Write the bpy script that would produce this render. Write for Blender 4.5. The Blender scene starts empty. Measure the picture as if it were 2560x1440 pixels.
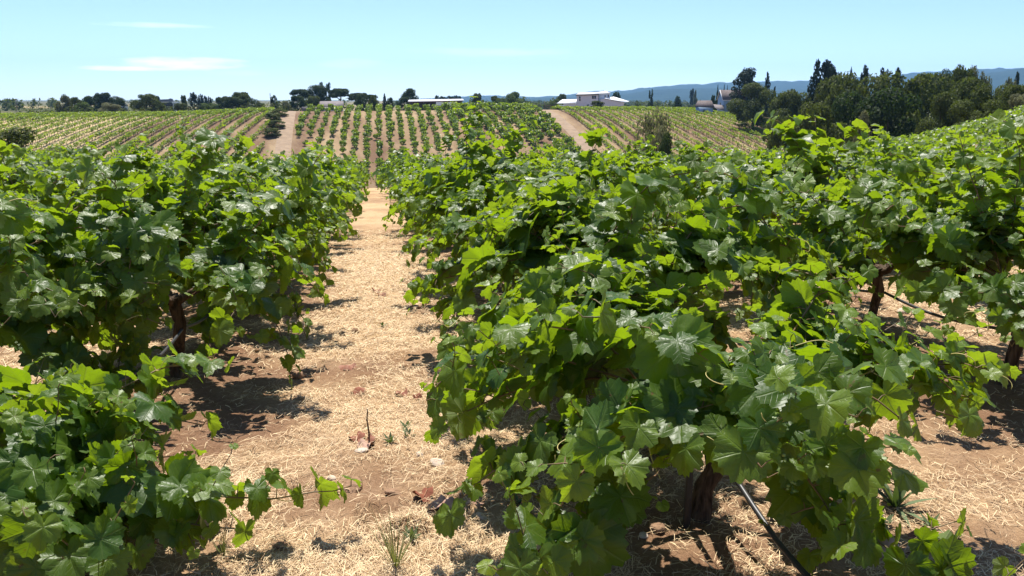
import bpy, math, random
import numpy as np
from mathutils import Vector, Matrix

# ------------------------------------------------------------------ camera, world, sun, exposure
scene = bpy.context.scene
COL = scene.collection
R = math.radians
CAM_Z, YAW, PITCH, FPX = 1.5, 9.5, 13.2, 2009.0      # FPX: focal length in photo pixels (2560 wide)
cam_d = bpy.data.cameras.new("camera"); cam = bpy.data.objects.new("camera", cam_d); COL.objects.link(cam)
cam.location = (0, 0, CAM_Z)
cam.rotation_euler = (R(90 - PITCH), 0, R(-YAW))
cam_d.sensor_width = 36; cam_d.lens = 36 * FPX / 2560
cam_d.clip_start = 0.05; cam_d.clip_end = 60000
scene.camera = cam
SUN_AZ, SUN_EL = R(2), R(66)                          # azimuth clockwise from +Y
world = bpy.data.worlds.new("World"); scene.world = world; world.use_nodes = True
SUN_STRENGTH, SKY_STRENGTH, EXPOSURE = 4.6, 0.108, 0.95
scene.view_settings.view_transform = 'Standard'; scene.view_settings.look = 'None'
scene.view_settings.exposure = EXPOSURE; scene.view_settings.gamma = 1
scene.view_settings.use_curve_mapping = False
sun_d = bpy.data.lights.new("sun", 'SUN'); sun = bpy.data.objects.new("sun", sun_d); COL.objects.link(sun)
sun_d.energy = SUN_STRENGTH; sun_d.angle = R(0.55); sun_d.color = (1.0, 0.955, 0.88)
sv = Vector((math.sin(SUN_AZ) * math.cos(SUN_EL), math.cos(SUN_AZ) * math.cos(SUN_EL), math.sin(SUN_EL)))
sun.rotation_euler = sv.to_track_quat('Z', 'Y').to_euler()
sun.location = (0, 40, 60)
cy = scene.cycles
cy.max_bounces = 6; cy.diffuse_bounces = 2; cy.glossy_bounces = 2; cy.transmission_bounces = 4
cy.transparent_max_bounces = 4; cy.volume_bounces = 0
cy.use_denoising = True
try: cy.caustics_reflective = False; cy.caustics_refractive = False
except Exception: pass

# ------------------------------------------------------------------ node helpers
class NT:
    def __init__(s, tree): s.t = tree; s.n = tree.nodes; s.l = tree.links
    def node(s, typ, **kw):
        n = s.n.new(typ)
        for k, v in kw.items(): setattr(n, k, v)
        return n
    def put(s, sock, v):
        if hasattr(v, 'is_output'): s.l.new(v, sock)
        elif v is not None:
            if sock.type == 'RGBA' and len(v) == 3: v = (*v, 1)
            sock.default_value = v
    def math(s, op, a, b=None, c=None, clamp=False):
        n = s.node('ShaderNodeMath', operation=op, use_clamp=clamp)
        s.put(n.inputs[0], a)
        if b is not None: s.put(n.inputs[1], b)
        if c is not None: s.put(n.inputs[2], c)
        return n.outputs[0]
    def mix(s, f, a, b, blend='MIX'):
        n = s.node('ShaderNodeMix', data_type='RGBA', blend_type=blend)
        s.put(n.inputs[0], f); s.put(n.inputs[6], a); s.put(n.inputs[7], b)
        return n.outputs[2]
    def noise(s, vec, scale, detail=3, rough=.55, out=0):
        n = s.node('ShaderNodeTexNoise'); n.inputs['Scale'].default_value = scale
        n.inputs['Detail'].default_value = detail; n.inputs['Roughness'].default_value = rough
        if vec is not None: s.l.new(vec, n.inputs['Vector'])
        return n.outputs[out]
    def ramp(s, v, lo, hi, a=0., b=1.):
        n = s.node('ShaderNodeMapRange'); n.clamp = True
        s.put(n.inputs[0], v); s.put(n.inputs[1], lo); s.put(n.inputs[2], hi); s.put(n.inputs[3], a); s.put(n.inputs[4], b)
        return n.outputs[0]
    def attr(s, name, out=2):
        n = s.node('ShaderNodeAttribute', attribute_name=name); return n.outputs[out]
    def coord(s, out='Object'): return s.node('ShaderNodeTexCoord').outputs[out]
    def mapping(s, vec, scale=(1, 1, 1), rot=(0, 0, 0)):
        n = s.node('ShaderNodeMapping'); s.l.new(vec, n.inputs[0])
        n.inputs['Scale'].default_value = scale; n.inputs['Rotation'].default_value = rot
        return n.outputs[0]
    def bump(s, h, strength=.4, dist=.01):
        n = s.node('ShaderNodeBump'); n.inputs['Strength'].default_value = strength; n.inputs['Distance'].default_value = dist
        s.l.new(h, n.inputs['Height']); return n.outputs[0]

def material(name):
    m = bpy.data.materials.new(name); m.use_nodes = True
    t = NT(m.node_tree); t.n.clear()
    out = t.node('ShaderNodeOutputMaterial')
    return m, t, out
def principled(t, color, rough=.8, spec=.3, normal=None, metal=0.):
    p = t.node('ShaderNodeBsdfPrincipled')
    t.put(p.inputs['Base Color'], color); t.put(p.inputs['Roughness'], rough)
    p.inputs['Specular IOR Level'].default_value = spec; p.inputs['Metallic'].default_value = metal
    if normal is not None: t.l.new(normal, p.inputs['Normal'])
    return p
def simple_mat(name, c1, c2=None, rough=.8, spec=.3, scale=3., bump=0., metal=0., stretch=(1, 1, 1)):
    m, t, out = material(name)
    v = t.mapping(t.coord(), stretch)
    n = t.noise(v, scale, 4)
    col = t.mix(t.ramp(n, .3, .7), c1, c2 or c1)
    nor = t.bump(n, bump, .02) if bump else None
    t.l.new(principled(t, col, rough, spec, nor, metal).outputs[0], out.inputs[0])
    return m

# ---- world: Nishita sky, a slight white-balance tint, a few thin clouds low over the horizon
w = NT(world.node_tree); w.n.clear()
wo = w.node('ShaderNodeOutputWorld'); bg = w.node('ShaderNodeBackground')
sky = w.node('ShaderNodeTexSky', sky_type='NISHITA'); sky.sun_disc = False
sky.sun_elevation = SUN_EL; sky.sun_rotation = SUN_AZ; sky.altitude = 50
sky.air_density = 0.6; sky.dust_density = 0.2; sky.ozone_density = 3.0
skyc = w.mix(1.0, sky.outputs[0], (.94, .955, 1.04), 'MULTIPLY')
gen = w.coord('Generated')
sep = w.node('ShaderNodeSeparateXYZ'); w.l.new(gen, sep.inputs[0])
az = w.math('ARCTAN2', sep.outputs[0], sep.outputs[1]); el = w.math('ARCSINE', sep.outputs[2])
cl = w.node('ShaderNodeCombineXYZ'); w.l.new(w.math('MULTIPLY', az, 14.), cl.inputs[0]); w.l.new(w.math('MULTIPLY', el, 90.), cl.inputs[1])
cn = w.noise(cl.outputs[0], 1.6, 6, .6)
mask = None
def px_dir(px, py):      # photo pixel -> azimuth, elevation (radians)
    p, y = R(PITCH), R(YAW)
    v = Vector((math.sin(y) * math.cos(p), math.cos(y) * math.cos(p), -math.sin(p)))
    r_ = Vector((math.cos(y), -math.sin(y), 0)); u = r_.cross(v)
    d = (v + r_ * ((px - 1280) / FPX) + u * ((720 - py) / FPX)).normalized()
    return d
for (px, py, hw, hh, amt) in ((450, 160, 115, 12, .62), (335, 171, 100, 5, .6), (510, 154, 80, 8, .5), (390, 63, 100, 5, .22), (460, 65, 40, 3, .2),
                              (880, 160, 70, 10, .14), (1230, 130, 170, 9, .13), (600, 183, 60, 6, .12)):
    d = px_dir(px, py); a0, e0 = math.atan2(d.x, d.y), math.asin(d.z)
    da = w.math('DIVIDE', w.math('SUBTRACT', az, a0), hw / FPX * 1.0)
    de = w.math('DIVIDE', w.math('SUBTRACT', el, e0), hh / FPX)
    q = w.math('ADD', w.math('MULTIPLY', da, da), w.math('MULTIPLY', de, de))
    mk = w.math('MULTIPLY', w.ramp(w.math('SUBTRACT', q, w.math('MULTIPLY', w.math('SUBTRACT', cn, .5), 4.0)), 1.6, -.9), amt)
    mask = mk if mask is None else w.math('MAXIMUM', mask, mk)
final = w.mix(w.math('MULTIPLY', mask, .85), skyc, (15, 16, 16.5))
w.l.new(final, bg.inputs[0]); bg.inputs[1].default_value = SKY_STRENGTH
w.l.new(bg.outputs[0], wo.inputs[0])

# ------------------------------------------------------------------ object helpers
def tag(o, label=None, cat=None, group=None, kind=None):
    if label: o['label'] = label
    if cat: o['category'] = cat
    if group: o['group'] = group
    if kind: o['kind'] = kind
    return o
def empty(name, loc=(0, 0, 0), rz=0.):
    o = bpy.data.objects.new(name, None); COL.objects.link(o)
    o.location = loc; o.rotation_euler = (0, 0, rz); o.empty_display_size = .2
    return o
def copy_tree(o, parent=None):
    c = o.copy(); COL.objects.link(c); c.parent = parent
    for ch in o.children: copy_tree(ch, c)
    return c

class MB:
    """collects vertices, triangles and quads (numpy), builds ONE mesh object"""
    def __init__(s): s.V = []; s.T = []; s.Q = []; s.tint = []; s.uv = []; s.n = 0
    def add(s, v, tris=None, quads=None, tint=0., uv=None):
        v = np.asarray(v, float).reshape(-1, 3); k = len(v)
        s.V.append(v)
        if tris is not None and len(tris): s.T.append(np.asarray(tris, np.int64).reshape(-1, 3) + s.n)
        if quads is not None and len(quads): s.Q.append(np.asarray(quads, np.int64).reshape(-1, 4) + s.n)
        s.tint.append(np.broadcast_to(np.asarray(tint, float), (k,)) if np.ndim(tint) == 0 else np.asarray(tint, float))
        s.uv.append(np.zeros((k, 2)) if uv is None else np.asarray(uv, float)); s.n += k
    def box(s, lo, hi, tint=0., rot=0., at=(0, 0, 0)):
        x0, y0, z0 = lo; x1, y1, z1 = hi
        v = np.array([(x0, y0, z0), (x1, y0, z0), (x1, y1, z0), (x0, y1, z0), (x0, y0, z1), (x1, y0, z1), (x1, y1, z1), (x0, y1, z1)], float)
        if rot: c, q = math.cos(rot), math.sin(rot); v[:, :2] = v[:, :2] @ np.array([[c, q], [-q, c]])
        s.add(v + np.array(at), quads=[(3, 2, 1, 0), (4, 5, 6, 7), (0, 1, 5, 4), (1, 2, 6, 5), (2, 3, 7, 6), (3, 0, 4, 7)], tint=tint)
    def tube(s, pts, rad, n=6, tint=0., cap=True, jitter=0., rng=None):
        pts = np.asarray(pts, float); m = len(pts); rad = np.broadcast_to(np.asarray(rad, float), (m,))
        tan = np.gradient(pts, axis=0); tan /= np.linalg.norm(tan, axis=1)[:, None] + 1e-9
        ref = np.array([0, 0, 1.]) if abs(tan[0][2]) < .8 else np.array([1., 0, 0])
        rings = []; a = np.arange(n) * 2 * math.pi / n
        for i in range(m):
            u = np.cross(ref, tan[i]); u /= np.linalg.norm(u) + 1e-9; v = np.cross(tan[i], u); ref = np.cross(u, tan[i]) * -1 if False else ref
            rr = rad[i] * (1 + (rng.normal(0, jitter, n) if jitter else 0))
            rings.append(pts[i] + np.outer(np.cos(a) * rr, u) + np.outer(np.sin(a) * rr, v))
        V = np.concatenate(rings); Q = []
        for i in range(m - 1):
            for j in range(n):
                k = (j + 1) % n
                Q.append((i * n + j, i * n + k, (i + 1) * n + k, (i + 1) * n + j))
        T = []
        if cap:
            V = np.concatenate([V, [pts[0], pts[-1]]]); c0, c1 = m * n, m * n + 1
            for j in range(n):
                k = (j + 1) % n
                T += [(c0, k, j), (c1, (m - 1) * n + j, (m - 1) * n + k)]
        s.add(V, T, Q, tint)
    def mesh(s, name, smooth=True):
        V = np.concatenate(s.V); T = np.concatenate(s.T) if s.T else np.zeros((0, 3), int); Q = np.concatenate(s.Q) if s.Q else np.zeros((0, 4), int)
        me = bpy.data.meshes.new(name)
        me.vertices.add(len(V)); me.vertices.foreach_set('co', V.ravel())
        loops = np.concatenate([T.ravel(), Q.ravel()]).astype(np.int32)
        me.loops.add(len(loops)); me.loops.foreach_set('vertex_index', loops)
        nt, nq = len(T), len(Q)
        me.polygons.add(nt + nq)
        me.polygons.foreach_set('loop_start', np.concatenate([np.arange(nt) * 3, nt * 3 + np.arange(nq) * 4]).astype(np.int32))
        if smooth: me.polygons.foreach_set('use_smooth', np.ones(nt + nq, bool))
        me.update(calc_edges=True)
        a = me.attributes.new('tint', 'FLOAT', 'POINT'); a.data.foreach_set('value', np.concatenate(s.tint).astype(np.float32))
        uv = np.concatenate(s.uv)
        if np.any(uv):
            b = me.attributes.new('leafuv', 'FLOAT_VECTOR', 'POINT')
            b.data.foreach_set('vector', np.column_stack([uv, np.zeros(len(uv))]).astype(np.float32).ravel())
        return me
    def build(s, name, mat, parent=None, smooth=True):
        me = s.mesh(name, smooth); me.materials.append(mat)
        o = bpy.data.objects.new(name, me); COL.objects.link(o)
        if parent is not None: o.parent = parent
        return o

# ------------------------------------------------------------------ noise and terrain height
def vnoise(x, y, seed=0):
    x = np.asarray(x, float); y = np.asarray(y, float)
    xi = np.floor(x).astype(np.int64); yi = np.floor(y).astype(np.int64); fx = x - xi; fy = y - yi
    def h(a, b):
        n = (a * 374761393 + b * 668265263 + seed * 1442695041) & 0x7fffffff
        n = ((n ^ (n >> 13)) * 1274126177) & 0x7fffffff
        return ((n ^ (n >> 16)) & 0xffff) / 65535.
    u = fx * fx * (3 - 2 * fx); v = fy * fy * (3 - 2 * fy)
    return (h(xi, yi) * (1 - u) + h(xi + 1, yi) * u) * (1 - v) + (h(xi, yi + 1) * (1 - u) + h(xi + 1, yi + 1) * u) * v
def fbm(x, y, oct=4, seed=0):
    s = 0.; a = .5; f = 1.
    for k in range(oct): s = s + a * (vnoise(np.asarray(x) * f + 17.3 * k, np.asarray(y) * f - 9.1 * k, seed + k) - .5); a *= .5; f *= 2.03
    return s
def smax(a, b, k): 
    d = (a - b) / k
    return b + k * np.logaddexp(0, d)
def smin(a, b, k): return -smax(-a, -b, k)
def crest_y(x): return 35 + .25 * np.clip(x - 5, 0, 60) + .40 * np.clip(-x - 5, 0, 60)
def terrain(x, y):
    x = np.asarray(x, float); y = np.asarray(y, float)
    fg = -.065 * np.maximum(y, -30) + .0034 * np.clip(x - 15, 0, 40) ** 2 + .0047 * np.clip(-x - 5, 0, 32) ** 2
    t = np.maximum(y - crest_y(x), 0)
    fg = fg - np.where(t < 15, .5 * .24 / 15 * t * t, .24 * (t - 7.5))
    floor = np.interp(x, [-400, -80, -20, 20, 70, 140, 400], [-10, -16, -20, -20, -14, -9, -8])
    z = smax(fg, floor, 1.2)
    top = np.interp(x, [-400, -130, -60, -30, 55, 80, 100, 122, 150, 210, 600], [-4.0, -3.6, -3.2, -1.9, -1.6, -1.7, -2.1, -5.0, -9, -9, -8])
    u = np.clip((y - 163) / 88, 0, 1)
    hill = floor + (top - floor) * (1 - (1 - u) ** 1.5)
    z = np.where(y > 120, np.maximum(z, hill), z)
    back = np.maximum(y - 251, 0)
    plain = np.interp(x, [-1500, -150, 0, 80, 200, 1500], [-4.5, -5, -6, -9, -10, -10])
    far = np.maximum(top - .03 * np.minimum(back, 60), plain) * np.exp(-back / 400) + plain * (1 - np.exp(-back / 400))
    z = np.where(y > 251, far, z)
    r = np.hypot(x, y)
    z = z + (fbm(x / 6, y / 6, 3, 5) * .16) * np.clip(r / 6, 0, 1)
    return z
def near_disp(x, y):
    r = np.hypot(x, y); nr_ = np.clip((16 - r) / 10, 0, 1)
    rd = np.min(np.abs(np.asarray(x)[..., None] - ROWS_X), axis=-1)
    d = nr_ * (fbm(x * 7, y * 7, 4, 11) * .05 + fbm(x * 28, y * 28, 2, 3) * .018)
    clod = np.clip(vnoise(x * 9, y * 9, 21) - .70, 0, 1) * np.clip(vnoise(x * 1.3, y * 1.3, 22) - .30, 0, 1)
    return d + nr_ * clod * .28 + np.exp(-(rd / .5) ** 2) * .06 * np.clip((60 - r) / 30, 0, 1) * (y > 1.5)
ROW0, ROWSP = 1.23, 2.5          # first row right of the path, row spacing; the path is 0.11 m wider
def row_x(k): return ROW0 + ROWSP * k if k >= 0 else -1.38 + ROWSP * (k + 1)
ROWS_X = np.array([row_x(k) for k in range(-6, 9)])
def ground_z(x, y):
    x = np.asarray(x, float); y = np.asarray(y, float)
    return terrain(x, y) + near_disp(x, y)
def gz(x, y): return float(terrain(np.array([x]), np.array([y]))[0])
def axes():
    p, y = R(PITCH), R(YAW)
    v = Vector((math.sin(y) * math.cos(p), math.cos(y) * math.cos(p), -math.sin(p))); r_ = Vector((math.cos(y), -math.sin(y), 0))
    return v, r_, r_.cross(v)
def project(P):
    v, r_, u = axes(); d = Vector(P) - Vector((0, 0, CAM_Z)); k = d.dot(v)
    if k <= .05: return None
    return (1280 + FPX * d.dot(r_) / k, 720 - FPX * d.dot(u) / k, k)
def ground_at(px, py):
    d = px_dir(px, py); lo = .5; t = .5
    while t < 6000:
        p = Vector((0, 0, CAM_Z)) + d * t
        if p.z < gz(p.x, p.y): break
        lo = t; t *= 1.02
    for _ in range(25):
        m = (lo + t) / 2; p = Vector((0, 0, CAM_Z)) + d * m
        if p.z < gz(p.x, p.y): t = m
        else: lo = m
    return Vector((0, 0, CAM_Z)) + d * t
def along(px, py, dist):       # point on the pixel's ray at that depth along the ground
    d = px_dir(px, py); h = math.hypot(d.x, d.y)
    return Vector((0, 0, CAM_Z)) + d * (dist / h)
# ------------------------------------------------------------------ ground sheet (one polar grid out to the horizon)
cols = np.concatenate([np.linspace(-180, -52, 40, endpoint=False), np.linspace(-52, 62, 760, endpoint=False), np.linspace(62, 180, 40, endpoint=False)]) * math.pi / 180
rings = np.concatenate([[.25], np.geomspace(.6, 60, 420), np.geomspace(61.5, 420, 200), np.geomspace(430, 7400, 60)])
A, RR = np.meshgrid(cols, rings); GX = RR * np.sin(A); GY = RR * np.cos(A)
GZ = ground_z(GX, GY)
row_d = np.min(np.abs(GX[..., None] - ROWS_X), axis=-1)
nr, nc = A.shape
idx = np.arange(nr * nc).reshape(nr, nc); nx = np.roll(idx, -1, axis=1)
mb = MB()
Q = np.stack([idx[:-1], nx[:-1], nx[1:], idx[1:]], -1).reshape(-1, 4)[:, ::-1]
mb.add(np.column_stack([GX.ravel(), GY.ravel(), GZ.ravel()]), quads=Q)
# real ground cover by place: straw mulch, bare tilled soil, pale dry grass, green scrub
SOIL = np.array([.255, .150, .088]); STRAW = np.array([.60, .42, .235]); HILLSOIL = np.array([.185, .118, .075]); PALE = np.array([.54, .43, .26]); SCRUB = np.array([.09, .10, .04]); TRACK = np.array([.56, .41, .27])
x_, y_ = GX.ravel(), GY.ravel(); r_all = RR.ravel()
def sm(a, lo, hi): t = np.clip((a - lo) / (hi - lo), 0, 1); return t * t * (3 - 2 * t)
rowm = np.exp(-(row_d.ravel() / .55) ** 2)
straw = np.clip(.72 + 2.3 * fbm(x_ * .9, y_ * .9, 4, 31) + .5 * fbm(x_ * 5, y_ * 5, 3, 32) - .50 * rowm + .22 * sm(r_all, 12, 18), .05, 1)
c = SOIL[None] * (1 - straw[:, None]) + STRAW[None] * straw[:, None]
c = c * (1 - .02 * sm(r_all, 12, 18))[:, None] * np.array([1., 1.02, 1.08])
hillm = sm(y_, 140, 165)[:, None]
t_hill = np.clip(.45 + 2.2 * fbm(x_ * .22, y_ * .05, 4, 41) + .9 * fbm(x_ * 1.3, y_ * .4, 3, 42), 0, 1)[:, None]
hc = HILLSOIL * (1 - t_hill * .55) + PALE * t_hill * .55
west = sm(-x_, 58, 66)[:, None]; hc = hc * (1 - west * .85) + PALE * west * .85
c = c * (1 - hillm) + hc * hillm
behind = sm(y_, 262, 285)[:, None]; lft = sm(-x_, 40, 90); scr = np.clip(.55 + lft * .45 + 2.5 * fbm(x_ * .02, y_ * .02, 4, 51), 0, 1)[:, None]
c = c * (1 - behind) + (SCRUB * scr + np.array([.42, .33, .17]) * (1 - scr)) * behind
valley = (sm(y_ - crest_y(x_), 8, 20) * (1 - sm(y_, 150, 162)))[:, None]
c = c * (1 - valley * .7) + np.array([.16, .15, .07]) * valley * .7
eastv = (sm(x_ - np.interp(y_, [40, 90, 165, 250, 300], [70, 62, 92, 128, 150]), 0, 8) * sm(y_, 55, 80))[:, None]
c = c * (1 - eastv) + SCRUB * eastv
m, t, out = material("ground_cover")
zc = t.attr('zone', 0); P = t.coord()
n1 = t.noise(P, 2.5, 6, .65); n2 = t.noise(P, 38, 4, .7)
fib = t.noise(t.mapping(P, (30, 160, 30), (0, 0, .5)), 1, 3, .7); fib2 = t.noise(t.mapping(P, (150, 26, 30), (0, 0, .3)), 1, 3, .7)
fm = t.math('MAXIMUM', fib, fib2)
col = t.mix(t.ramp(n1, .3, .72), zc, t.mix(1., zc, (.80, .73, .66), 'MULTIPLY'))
col = t.mix(t.ramp(n2, .35, .75, 0, .7), col, t.mix(1., col, (.58, .5, .44), 'MULTIPLY'))
col = t.mix(t.ramp(fm, .56, .72, 0, .55), col, t.mix(1., col, (1.45, 1.42, 1.3), 'MULTIPLY'))
hgt = t.math('ADD', t.math('MULTIPLY', n2, .6), t.math('MULTIPLY', fm, .9))
bs = principled(t, col, .95, .1, t.bump(hgt, .9, .02))
t.l.new(bs.outputs[0], out.inputs[0])
ground = mb.build("ground", m); tag(ground, kind='structure')
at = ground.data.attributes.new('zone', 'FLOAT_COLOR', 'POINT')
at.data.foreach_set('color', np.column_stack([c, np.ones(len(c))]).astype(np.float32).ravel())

# dirt tracks on the far hill: thin sheets laid on the slope
def track(name, pts, width):
    b = MB(); pts = np.array(pts, float); seg = []
    for i in range(len(pts) - 1):
        for s_ in np.linspace(0, 1, 30, endpoint=(i == len(pts) - 2)): seg.append(pts[i] * (1 - s_) + pts[i + 1] * s_)
    seg = np.array(seg); tn = np.gradient(seg, axis=0); tn /= np.linalg.norm(tn, axis=1)[:, None]; nrm = np.column_stack([tn[:, 1], -tn[:, 0]])
    offs = np.linspace(-.5, .5, 9); P3 = []
    for i in range(len(seg)):
        for o_ in offs:
            wv = width * (1 + .25 * fbm(seg[i, 0] * .3, seg[i, 1] * .3 + o_, 2, 8))
            q = seg[i] + nrm[i] * o_ * wv; P3.append((q[0], q[1], float(terrain(q[0:1], q[1:2])[0]) + .10 - .06 * abs(o_) * 2))
    k = len(offs); Q = [(i * k + j, i * k + j + 1, (i + 1) * k + j + 1, (i + 1) * k + j) for i in range(len(seg) - 1) for j in range(k - 1)]
    b.add(P3, quads=Q)
    return tag(b.build(name, M_TRACK), kind='structure')
M_TRACK = simple_mat("track_dirt", (.235, .170, .115), (.33, .24, .16), .95, .1, .6, .3)

def xy(px, py): p = ground_at(px, py); return (p.x, p.y)
E_TRACK = [xy(1378, 284), xy(1425, 328), xy(1488, 394)]
W_TRACK = [xy(720, 292), xy(714, 330), xy(708, 372)]
def line_x(tr, y):
    (x0, y0), (x1, y1) = tr[0], tr[-1]
    return x1 + (x0 - x1) * (y - y1) / (y0 - y1)
print('tracks', E_TRACK, W_TRACK)
def stretch(tr, y0, y1): return [(line_x(tr, y0), y0), (line_x(tr, y1), y1)]
track("dirt_track", stretch(E_TRACK, 262, 168), 3.1)
track("dirt_track", stretch(W_TRACK, 256, 168), 3.7)
# ------------------------------------------------------------------ grape leaf templates
def leaf_outline(th, teeth, rng):
    a = np.abs(th)
    k = np.array([0, .36, .60, .92, 1.28, 1.52, 1.90, 2.30, 2.62, 2.86, math.pi])
    v = np.array([1.0, .88, .80, .93, .82, .78, .83, .74, .70, .55, .12])
    v = v * (1 + rng.normal(0, .05, len(v)))
    r = np.interp(a, k, v)
    if teeth: r = r * (1 + teeth * np.where(np.arange(len(th)) % 2 == 0, 1, -1) * np.clip((2.8 - a) / .6, 0, 1) * rng.uniform(.5, 1.5, len(th)))
    return r
def leaf_template(n, rings, rng, teeth=.055):
    th = np.linspace(-math.pi, math.pi, n, endpoint=False) + math.pi / n * (0 if teeth == 0 else 1)
    ro = leaf_outline(th, teeth, rng)
    P = [np.zeros((1, 2))]
    for f in rings:
        rr = ro * f if f == 1 else leaf_outline(th, 0, np.random.default_rng(1)) * f
        P.append(np.column_stack([np.sin(th) * rr, np.cos(th) * rr]))
    P = np.concatenate(P); x, y = P[:, 0], P[:, 1]; r = np.hypot(x, y)
    fold = rng.uniform(-.05, .55); droop = rng.uniform(-.05, .55); side = rng.uniform(-.15, .5)
    z = fold * np.abs(x) * .9 - droop * np.maximum(y, 0) ** 2 - side * x * x
    ph = rng.uniform(0, 6.28); z = z + .07 * r * np.sin(np.arctan2(x, y) * rng.integers(4, 7) + ph)
    if len(rings) > 1: z = z + rng.normal(0, .018, len(z)) * (r > .2)
    V = np.column_stack([x, y, z]); T = []; Q = []
    for j in range(n):
        k = (j + 1) % n
        T.append((0, 1 + k, 1 + j))
    for i in range(len(rings) - 1):
        for j in range(n):
            k = (j + 1) % n
            Q.append((1 + i * n + j, 1 + i * n + k, 1 + (i + 1) * n + k, 1 + (i + 1) * n + j))
    T = np.array(T); Q = np.array(Q).reshape(-1, 4)
    # faces wound so that the upper side (+z) is the front
    return V, T, Q, P * .5 + .5
rg = np.random.default_rng(7)
def lt(n, rings, teeth, count): return [leaf_template(n, rings, rg, teeth) for _ in range(count)]
LEAF = {'hi': lt(44, (.34, .68, 1.), .06, 10), 'mid': lt(22, (.5, 1.), .07, 8), 'lo': lt(11, (1.,), 0., 6), 'far': lt(6, (1.,), 0., 4)}
def flip_check():
    for L in LEAF.values():
        for i, (V, T, Q, U) in enumerate(L):
            n = np.cross(V[T[:, 1]] - V[T[:, 0]], V[T[:, 2]] - V[T[:, 0]])
            if n[:, 2].sum() < 0: L[i] = (V, T[:, ::-1], Q[:, ::-1], U)
flip_check()
def add_leaves(mb, res, pos, nrm, tip, size, tint, rng):
    pos = np.array(pos); nrm = np.array(nrm); tip = np.array(tip); size = np.array(size); tint = np.array(tint)
    if not len(pos): return
    nrm /= np.linalg.norm(nrm, axis=1)[:, None] + 1e-9
    tip = tip - nrm * np.sum(tip * nrm, axis=1)[:, None]; tip /= np.linalg.norm(tip, axis=1)[:, None] + 1e-9
    lat = np.cross(tip, nrm)
    which = rng.integers(0, len(LEAF[res]), len(pos))
    for k, (V, T, Q, U) in enumerate(LEAF[res]):
        s_ = which == k; m_ = int(s_.sum())
        if not m_: continue
        W = V[None, :, 0, None] * lat[s_][:, None] + V[None, :, 1, None] * tip[s_][:, None] + V[None, :, 2, None] * nrm[s_][:, None]
        W = W * size[s_][:, None, None] + pos[s_][:, None]
        nv = len(V); off = (np.arange(m_) * nv)[:, None, None]
        mb.add(W.reshape(-1, 3), (T[None] + off).reshape(-1, 3), (Q[None] + off).reshape(-1, 4) if len(Q) else None,
               np.repeat(tint[s_], nv), np.tile(U, (m_, 1)))

# ------------------------------------------------------------------ vine materials
def leaf_material(name, detail=True, dark=(.034, .084, .009), young=(.135, .21, .018), tdark=(.25, .39, .004), tyoung=(.32, .44, .014), under=(.115, .160, .062), tfac=.46):
    m, t, out = material(name)
    tint = t.attr('tint'); geo = t.node('ShaderNodeNewGeometry'); back = geo.outputs['Backfacing']
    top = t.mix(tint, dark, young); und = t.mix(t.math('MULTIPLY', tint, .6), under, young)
    tr = t.mix(tint, tdark, tyoung); nor = None
    if detail:
        uv = t.attr('leafuv', 1); sp = t.node('ShaderNodeSeparateXYZ'); t.l.new(uv, sp.inputs[0])
        X = t.math('ABSOLUTE', t.math('SUBTRACT', sp.outputs[0], .5)); Y = t.math('SUBTRACT', sp.outputs[1], .5)
        vein = None; sec = None; best = None
        for a in (0., .92, 1.9):
            cx, cy_ = math.sin(a), math.cos(a)
            cr = t.math('ABSOLUTE', t.math('SUBTRACT', t.math('MULTIPLY', X, cy_), t.math('MULTIPLY', Y, cx)))
            dt = t.math('ADD', t.math('MULTIPLY', X, cx), t.math('MULTIPLY', Y, cy_))
            pen = t.math('ADD', cr, t.ramp(dt, .02, -.02, 0, 9.))
            hb = t.math('SINE', t.math('MULTIPLY', t.math('SUBTRACT', dt, t.math('MULTIPLY', cr, .75)), 75.))
            if best is None: best, sec = pen, hb
            else:
                f = t.math('LESS_THAN', pen, best)
                sec = t.math('ADD', t.math('MULTIPLY', sec, t.math('SUBTRACT', 1., f)), t.math('MULTIPLY', hb, f))
                best = t.math('MINIMUM', best, pen)
        mv = t.ramp(best, .016, .004); sv_ = t.ramp(sec, .75, 1.0, 0, .28)
        vm = t.math('MAXIMUM', mv, sv_)
        P = t.coord(); nz = t.noise(P, 26, 2, .5)
        mott = t.ramp(t.noise(P, 14, 3), .35, .7)
        top = t.mix(t.math('MULTIPLY', mott, .35), top, t.mix(1., top, (1.35, 1.25, 1.1), 'MULTIPLY'))
        top = t.mix(t.math('MULTIPLY', vm, .40), top, (.15, .22, .05)); und = t.mix(t.math('MULTIPLY', vm, .4), und, (.26, .30, .15))
        tr = t.mix(t.math('MULTIPLY', vm, .45), tr, (.20, .27, .02))
        spot = t.math('MULTIPLY', t.ramp(t.noise(P, 34, 2, .5), .66, .72), t.ramp(t.noise(P, 3.5, 2), .50, .60, 0, .8))
        top = t.mix(spot, top, (.17, .10, .035)); und = t.mix(spot, und, (.17, .10, .04)); tr = t.mix(spot, tr, (.12, .06, .01))
        h = t.math('SUBTRACT', t.math('MULTIPLY', nz, .9), t.math('MULTIPLY', vm, .5))
        nor = t.bump(h, .35, .012)
    col = t.mix(back, top, und)
    p = principled(t, col, t.math('ADD', .42, t.math('MULTIPLY', back, .3)), .42, nor)
    trn = t.node('ShaderNodeBsdfTranslucent'); t.put(trn.inputs[0], tr)
    if nor is not None: t.l.new(nor, trn.inputs['Normal'])
    mx = t.node('ShaderNodeMixShader'); mx.inputs[0].default_value = tfac
    t.l.new(p.outputs[0], mx.inputs[1]); t.l.new(trn.outputs[0], mx.inputs[2]); t.l.new(mx.outputs[0], out.inputs[0])
    return m
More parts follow.
